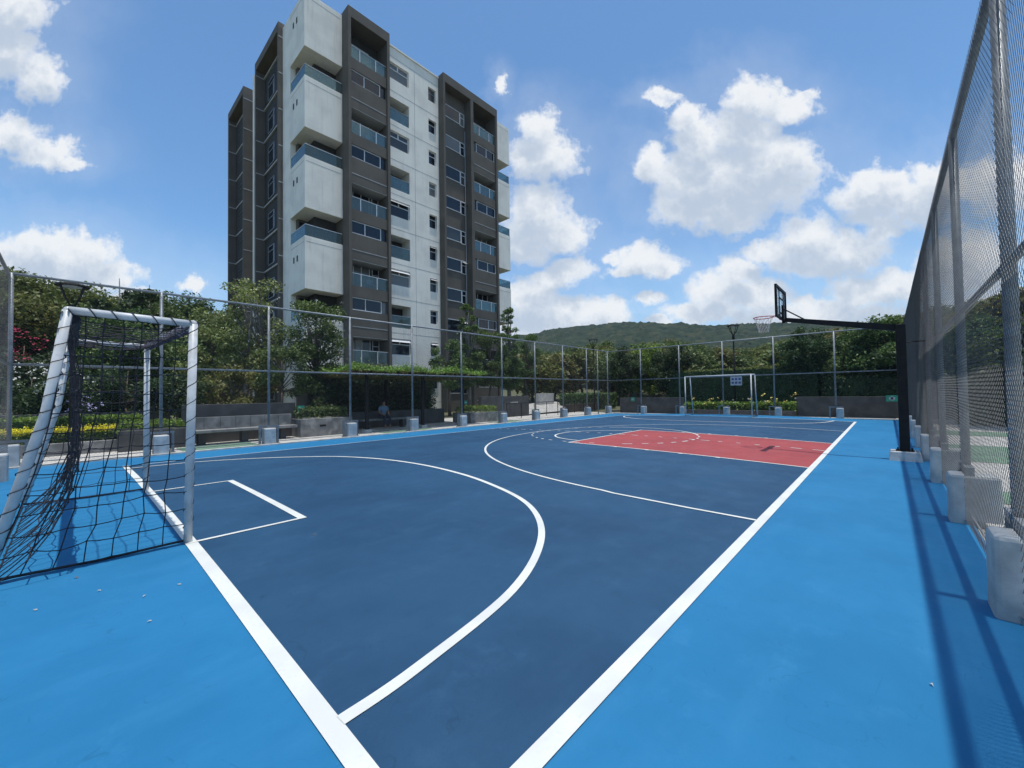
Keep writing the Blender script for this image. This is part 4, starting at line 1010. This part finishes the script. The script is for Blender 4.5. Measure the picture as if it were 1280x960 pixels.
# ------------------------------------------------------------------ person in the shade of the canopy
def person():
    root = thing('person', 'person in a light blue shirt and dark trousers sitting in the shade of the canopy', 'person', (10.55, 18.62, 0))
    def skin(name, mat, V, E_, Rr, sub=2):
        me = bpy.data.meshes.new(name); me.from_pydata(V, E_, []); o = bpy.data.objects.new(name, me); col.objects.link(o); o.parent = root
        md = o.modifiers.new('skin', 'SKIN'); s = o.modifiers.new('sub', 'SUBSURF'); s.levels = sub; s.render_levels = sub
        for i, r in enumerate(Rr): me.skin_vertices[0].data[i].radius = (r, r)
        me.skin_vertices[0].data[0].use_root = True; me.materials.append(MATS[mat]); return o
    # seated facing -y; hips on the slab at z .46
    V = [(0, 0, .56), (0, -.02, .80), (0, -.04, 1.02), (0, -.06, 1.12), (0, -.08, 1.20), (0, -.09, 1.31)]; E_ = [(0, 1), (1, 2), (2, 3), (3, 4), (4, 5)]
    Rr = [.13, .115, .13, .06, .055, .09]
    for s in (-1, 1):
        k = len(V); V += [(s*.10, -.02, .54), (s*.13, -.42, .55), (s*.13, -.44, .12), (s*.13, -.58, .06)]; Rr += [.085, .062, .045, .04]; E_ += [(0, k), (k, k+1), (k+1, k+2), (k+2, k+3)]
        k = len(V); V += [(s*.19, -.04, 1.03), (s*.25, -.08, .78), (s*.16, -.30, .68), (s*.14, -.37, .66)]; Rr += [.055, .042, .032, .030]; E_ += [(2, k), (k, k+1), (k+1, k+2), (k+2, k+3)]
    skin('body', 'skin', V, E_, Rr)
    fm = MB()
    for s in (-1, 1):
        for i, (dx, ln) in enumerate(((-.03, .07), (-.01, .08), (.01, .075), (.03, .06))):
            fm.tube([(s*.14+dx, -.36, .66), (s*.14+dx, -.36-ln*.6, .655), (s*.14+dx, -.36-ln, .635)], [.009, .008, .006], 6)
        fm.tube([(s*.14-s*.03, -.34, .66), (s*.14-s*.055, -.38, .65)], [.010, .007], 6)
    fm.tube([(0, -.17, 1.31), (0, -.20, 1.295)], [.014, .012], 6)
    fm.build('fingers', 'skin', root, True)
    V = [(0, 0, .60), (0, -.02, .80), (0, -.04, 1.02), (0, -.055, 1.09)]; E_ = [(0, 1), (1, 2), (2, 3)]; Rr = [.155, .14, .155, .085]
    for s in (-1, 1): k = len(V); V += [(s*.19, -.04, 1.03), (s*.235, -.07, .86)]; Rr += [.078, .066]; E_ += [(2, k), (k, k+1)]
    skin('shirt', 'shirt_blue', V, E_, Rr)
    V = [(0, 0, .56)]; E_ = []; Rr = [.15]
    for s in (-1, 1): k = len(V); V += [(s*.10, -.04, .54), (s*.13, -.42, .55), (s*.13, -.44, .14)]; Rr += [.10, .078, .062]; E_ += [(0, k), (k, k+1), (k+1, k+2)]
    skin('trousers', 'trouser', V, E_, Rr)
    bm = bmesh.new(); bmesh.ops.create_icosphere(bm, subdivisions=3, radius=.105)
    for v in bm.verts: v.co = Vector((v.co.x*.9, v.co.y*1.0-.075, v.co.z*1.05+1.345))
    bmesh.ops.delete(bm, geom=[v for v in bm.verts if v.co.y < -.115 and v.co.z < 1.37], context='VERTS')
    me = bpy.data.meshes.new('hair'); bm.to_mesh(me); bm.free(); me.materials.append(MATS['hair_black']); o = bpy.data.objects.new('hair', me); col.objects.link(o); o.parent = root
person()

# ------------------------------------------------------------------ mid-distance woods and hills
def prof(px, tab):
    for (a, ya), (b, yb) in zip(tab, tab[1:]):
        if a <= px <= b: t = (px-a)/(b-a); t = t*t*(3-2*t); return ya+(yb-ya)*t
    return tab[0][1] if px < tab[0][0] else tab[-1][1]
def polar_terrain(name, tab, r0_, r1_, rpk, mat, npx=300, nr=70, bump=3.0, bscale=.14, z0=-1.0, px0=-250, px1=1650):
    m = MB(); idx = []
    for j in range(nr+1):
        r = r0_+(r1_-r0_)*(j/nr); row = []
        for i in range(npx+1):
            px = px0+(px1-px0)*i/npx; d = ray(px, 480); hz_ = Vector((d.x, d.y, 0)).normalized()
            pk = at_depth(px, prof(px, tab), 1); hd = Vector((pk.x, pk.y, 0)).length; top = (pk.z-EYE)/hd*rpk+EYE
            t = (r-r0_)/(rpk-r0_); t = max(0, min(1, t)) if r <= rpk else 1-.5*(r-rpk)/(r1_-rpk)
            e = t*t*(3-2*t) if r <= rpk else t
            x, y = hz_.x*r, hz_.y*r
            b = noise.fractal(Vector((x*.006, y*.006, 0)), 1, 2, 4)*top*.10*min(1, t*(1-t)*4+.1)
            c = noise.noise(Vector((x*bscale, y*bscale, 3)))*bump*.5+noise.noise(Vector((x*bscale*2.3, y*bscale*2.3, 9)))*bump*.35 if bump else 0
            m.v.append((x, y, z0+(top-z0-bump*.3)*e+b+c*min(1, t*3)))
        
    k = npx+1
    for j in range(nr):
        for i in range(npx): m.f.append((j*k+i, j*k+i+1, (j+1)*k+i+1, (j+1)*k+i))
    return structure(m.build(name, mat, None, bump == 0))
def forestmat(name, a, b, c, s1, s2):
    m, nt, bs = base_mat(name); L = nt.links.new; tc = nt.nodes.new('ShaderNodeTexCoord'); O = tc.outputs['Object']
    n = nt.nodes.new('ShaderNodeTexNoise'); n.inputs['Scale'].default_value = s1; n.inputs['Detail'].default_value = 6; n.inputs['Roughness'].default_value = .7; L(O, n.inputs[0])
    v = nt.nodes.new('ShaderNodeTexVoronoi'); v.inputs['Scale'].default_value = s2; L(O, v.inputs['Vector'])
    m1 = nt.nodes.new('ShaderNodeMixRGB'); m1.inputs[1].default_value = (*a, 1); m1.inputs[2].default_value = (*b, 1); L(ramp(nt, n.outputs['Fac'], .35, .65), m1.inputs[0])
    m2 = nt.nodes.new('ShaderNodeMixRGB'); L(m1.outputs[0], m2.inputs[1]); m2.inputs[2].default_value = (*c, 1)
    sp_ = nt.nodes.new('ShaderNodeSeparateColor'); L(v.outputs['Color'], sp_.inputs[0]); L(ramp(nt, sp_.outputs[0], .55, 1, 0, .8), m2.inputs[0])
    L(m2.outputs[0], bs.inputs['Base Color']); bs.inputs['Roughness'].default_value = 1; bs.inputs['Specular IOR Level'].default_value = .05
    nb = nt.nodes.new('ShaderNodeTexNoise'); nb.inputs['Scale'].default_value = s2*2.0; nb.inputs['Detail'].default_value = 5; L(O, nb.inputs[0])
    bp = nt.nodes.new('ShaderNodeBump'); bp.inputs['Strength'].default_value = 1; bp.inputs['Distance'].default_value = 3.0
    L(nb.outputs['Fac'], bp.inputs['Height']); L(bp.outputs[0], bs.inputs['Normal']); return m
forestmat('far_wood', (.016, .032, .020), (.034, .050, .027), (.058, .064, .036), .05, .13)
TABF = [(-250, 442), (300, 445), (560, 432), (660, 421), (700, 413), (740, 408.5), (770, 405), (800, 404), (850, 406.5), (895, 409), (940, 405), (1000, 405), (1050, 409), (1130, 408), (1300, 396), (1650, 400)]
polar_terrain('wooded_hill', TABF, 230, 900, 640, 'far_wood', 520, 110, 7.0, .10)
polar_terrain('hillside', [(-250, 478), (560, 478), (700, 470), (860, 462), (1000, 448), (1100, 435), (1250, 415), (1650, 410)], 46, 200, 135, 'ground_grass', 120, 30, 0, 0, -.4)
GW = 'woodland trees between the court and the hill'
wood = []
for k, (mat, h, rad, nm) in enumerate((('leaf_olive', 8.5, 4.2, 'olive brown woodland tree beyond the garden, below the hill'),
                                        ('leaf_brown', 8.0, 3.8, 'dry brownish woodland tree beyond the garden, below the hill'),
                                        ('leaf_mid', 9.0, 4.0, 'mid green woodland tree beyond the garden, below the hill'))):
    wood.append((make_tree(nm, 'tree', h, rad, 1.6, mat, 90+k, nclump=44, per=22, size=.50, group=GW, name='woodland_tree', up=.7), nm, h))
rnd = random.Random(77); used = set()
SECT = [(560, 'by the far left corner of the court'), (700, 'over the far left corner posts'), (770, 'over the dark wall left of the far goal'), (850, 'above the left post of the far goal'), (900, 'above the middle of the far goal'),
        (940, 'just right of the far lamp post'), (990, 'below the basketball ring'), (1040, 'below the backboard'), (1090, 'below the hoop arm'), (1130, 'just left of the hoop pole'), (1170, 'right of the hoop pole, through the fence'),
        (1220, 'through the second fence panel from the right'), (1270, 'through the nearest fence panel at right'), (1330, 'at the very right edge')]
ROWS = ('front row', 'second row', 'third row', 'fourth row', 'farthest row'); KN = ('olive', 'brownish', 'mid green'); seen_l = {}
def wood_label(k, ri, px):
    sec = [t for a, t in SECT if px >= a][-1]; base = KN[k]+' tree, '+ROWS[ri]+' '+sec; n = seen_l.get(base, 0); seen_l[base] = n+1
    return base if not n else ('right-hand ' if n == 1 else 'rightmost ')+base
def hill_z(px, r):
    tab = [(-250, 478), (560, 478), (700, 470), (860, 462), (1000, 448), (1100, 435), (1250, 415), (1650, 410)]
    pk = at_depth(px, prof(px, tab), 1); hd = Vector((pk.x, pk.y, 0)).length; top = (pk.z-EYE)/hd*135+EYE
    t = max(0, min(1, (r-46)/(135-46))); return -.4+(top+.4)*t*t*(3-2*t)
TOPS = [(560, 440), (660, 428), (720, 424), (760, 422), (800, 421), (850, 421), (900, 430), (950, 424), (1000, 416), (1050, 405), (1100, 396), (1160, 380), (1220, 366), (1300, 356), (1400, 350)]
for ri, (r, n_) in enumerate(((52, 22), (66, 24), (84, 26), (105, 26), (130, 22))):
    for i in range(n_):
        px = 640+(1420-640)*(i+rnd.uniform(.1, .9))/n_
        if r < 60 and 880 < px < 1010 and rnd.random() < .5: continue
        d = ray(px, 480); hv = Vector((d.x, d.y, 0)).normalized(); rr_ = r+rnd.uniform(-6, 6)
        z = hill_z(px, rr_); k = rnd.choices((0, 1, 2), (.5, .25, .25))[0]; t, nm, h = wood[k]
        pk = at_depth(px, prof(px, TOPS), 1); hd = Vector((pk.x, pk.y, 0)).length; ztop = (pk.z-EYE)/hd*rr_+EYE
        sc = (ztop-z)/h*rnd.uniform(.78, 1.0) if True else 1
        sc = max(.35, min(1.35, sc)); loc = (hv.x*rr_, hv.y*rr_, z-.3)
        if k not in used: used.add(k); t['label'] = wood_label(k, ri, px); t.location = loc; t.scale = (sc*1.1, sc*1.1, sc); t.rotation_euler[2] = rnd.uniform(0, 6.28)
        else: copy_tree(t, loc, rnd.uniform(0, 6.28), (sc*1.15, sc*1.15, sc), wood_label(k, ri, px))
# trees far behind the left side, closing the view under the crowns
for i in range(14):
    px = -60+i*48+rnd.uniform(-15, 15); rr_ = 50+rnd.uniform(-5, 12); d = ray(px, 480); hv = Vector((d.x, d.y, 0)).normalized()
    t, nm, h = wood[rnd.choice((0, 2))]
    loc = Vector((hv.x*rr_, hv.y*rr_, -.3))
    if 9 < loc.x < 36 and 28 < loc.y < 54: continue
    c = copy_tree(t, loc, rnd.uniform(0, 6.28), .72 if px < 250 else .6, ('background tree beyond the left garden, ' + (('olive ' if t is wood[0][0] else 'green ') + 'one at step %s from the left edge' % ('first', 'second', 'third', 'fourth', 'fifth', 'sixth', 'seventh', 'eighth', 'ninth', 'tenth', 'eleventh', 'twelfth', 'thirteenth', 'fourteenth')[i]))); c['group'] = 'background trees beyond the left garden'

# ------------------------------------------------------------------ litter on the court
rng = random.Random(9)
spots = [(95, 733, 'dark'), (224, 740, 'pale'), (180, 755, 'pale'), (44, 774, 'pale'), (187, 786, 'pale'), (124, 749, 'pale'), (393, 676, 'dark'), (1164, 850, 'pale')]
for i, (px, py, k) in enumerate(spots):
    d = ray(px, py); t = (0.03-EYE)/d.z; q = d*t; s = .011 if k == 'pale' else .014
    m = MB(); a = rng.uniform(0, 6.28); pts = []
    for j in range(7):
        an = a+j*2*math.pi/7; rr_ = s*(1.0 if j % 2 else .6); pts.append((rr_*math.cos(an)*1.5, rr_*math.sin(an)*.7, .004+.004*(j % 3)))
    b0 = len(m.v); m.v += pts+[(0, 0, .012)]
    for j in range(7): m.f.append((b0+j, b0+(j+1) % 7, b0+7))
    o = m.build('fallen_leaf', 'concrete_pave' if k == 'pale' else 'bark', loc=(0, 0, 0)); o.location = (q.x, q.y, zc(q.y)+.002); o.rotation_euler[2] = a
    tag(o, ('small dark leaf scrap just in front of the goal net rope', 'pale leaf scrap nearest the goal line, right of the others', 'pale leaf scrap between the goal line scrap and the dark one', 'pale leaf scrap nearest the left picture edge', 'pale leaf scrap lowest in the group before the goal', 'pale leaf scrap in the middle of the group before the goal', 'small dark leaf scrap inside the court by the small white box', 'tiny pale scrap on the light blue border at right')[i], 'leaf', 'scraps of dry leaf on the floor')

# ------------------------------------------------------------------ air
hz = MB().box(-420, 1150, -910, 1150, -8, 130)
hm = bpy.data.materials.new('haze'); hm.use_nodes = True; hn = hm.node_tree; hn.nodes.clear()
pvn = hn.nodes.new('ShaderNodeVolumePrincipled'); pvn.inputs['Color'].default_value = (.80, .88, 1.0, 1); pvn.inputs['Density'].default_value = .00014; pvn.inputs['Anisotropy'].default_value = .1
ho = hn.nodes.new('ShaderNodeOutputMaterial'); hn.links.new(pvn.outputs[0], ho.inputs['Volume'])
tag(hz.build('haze', hm), 'thin pale blue air in front of the distant hill', 'haze', kind='stuff')
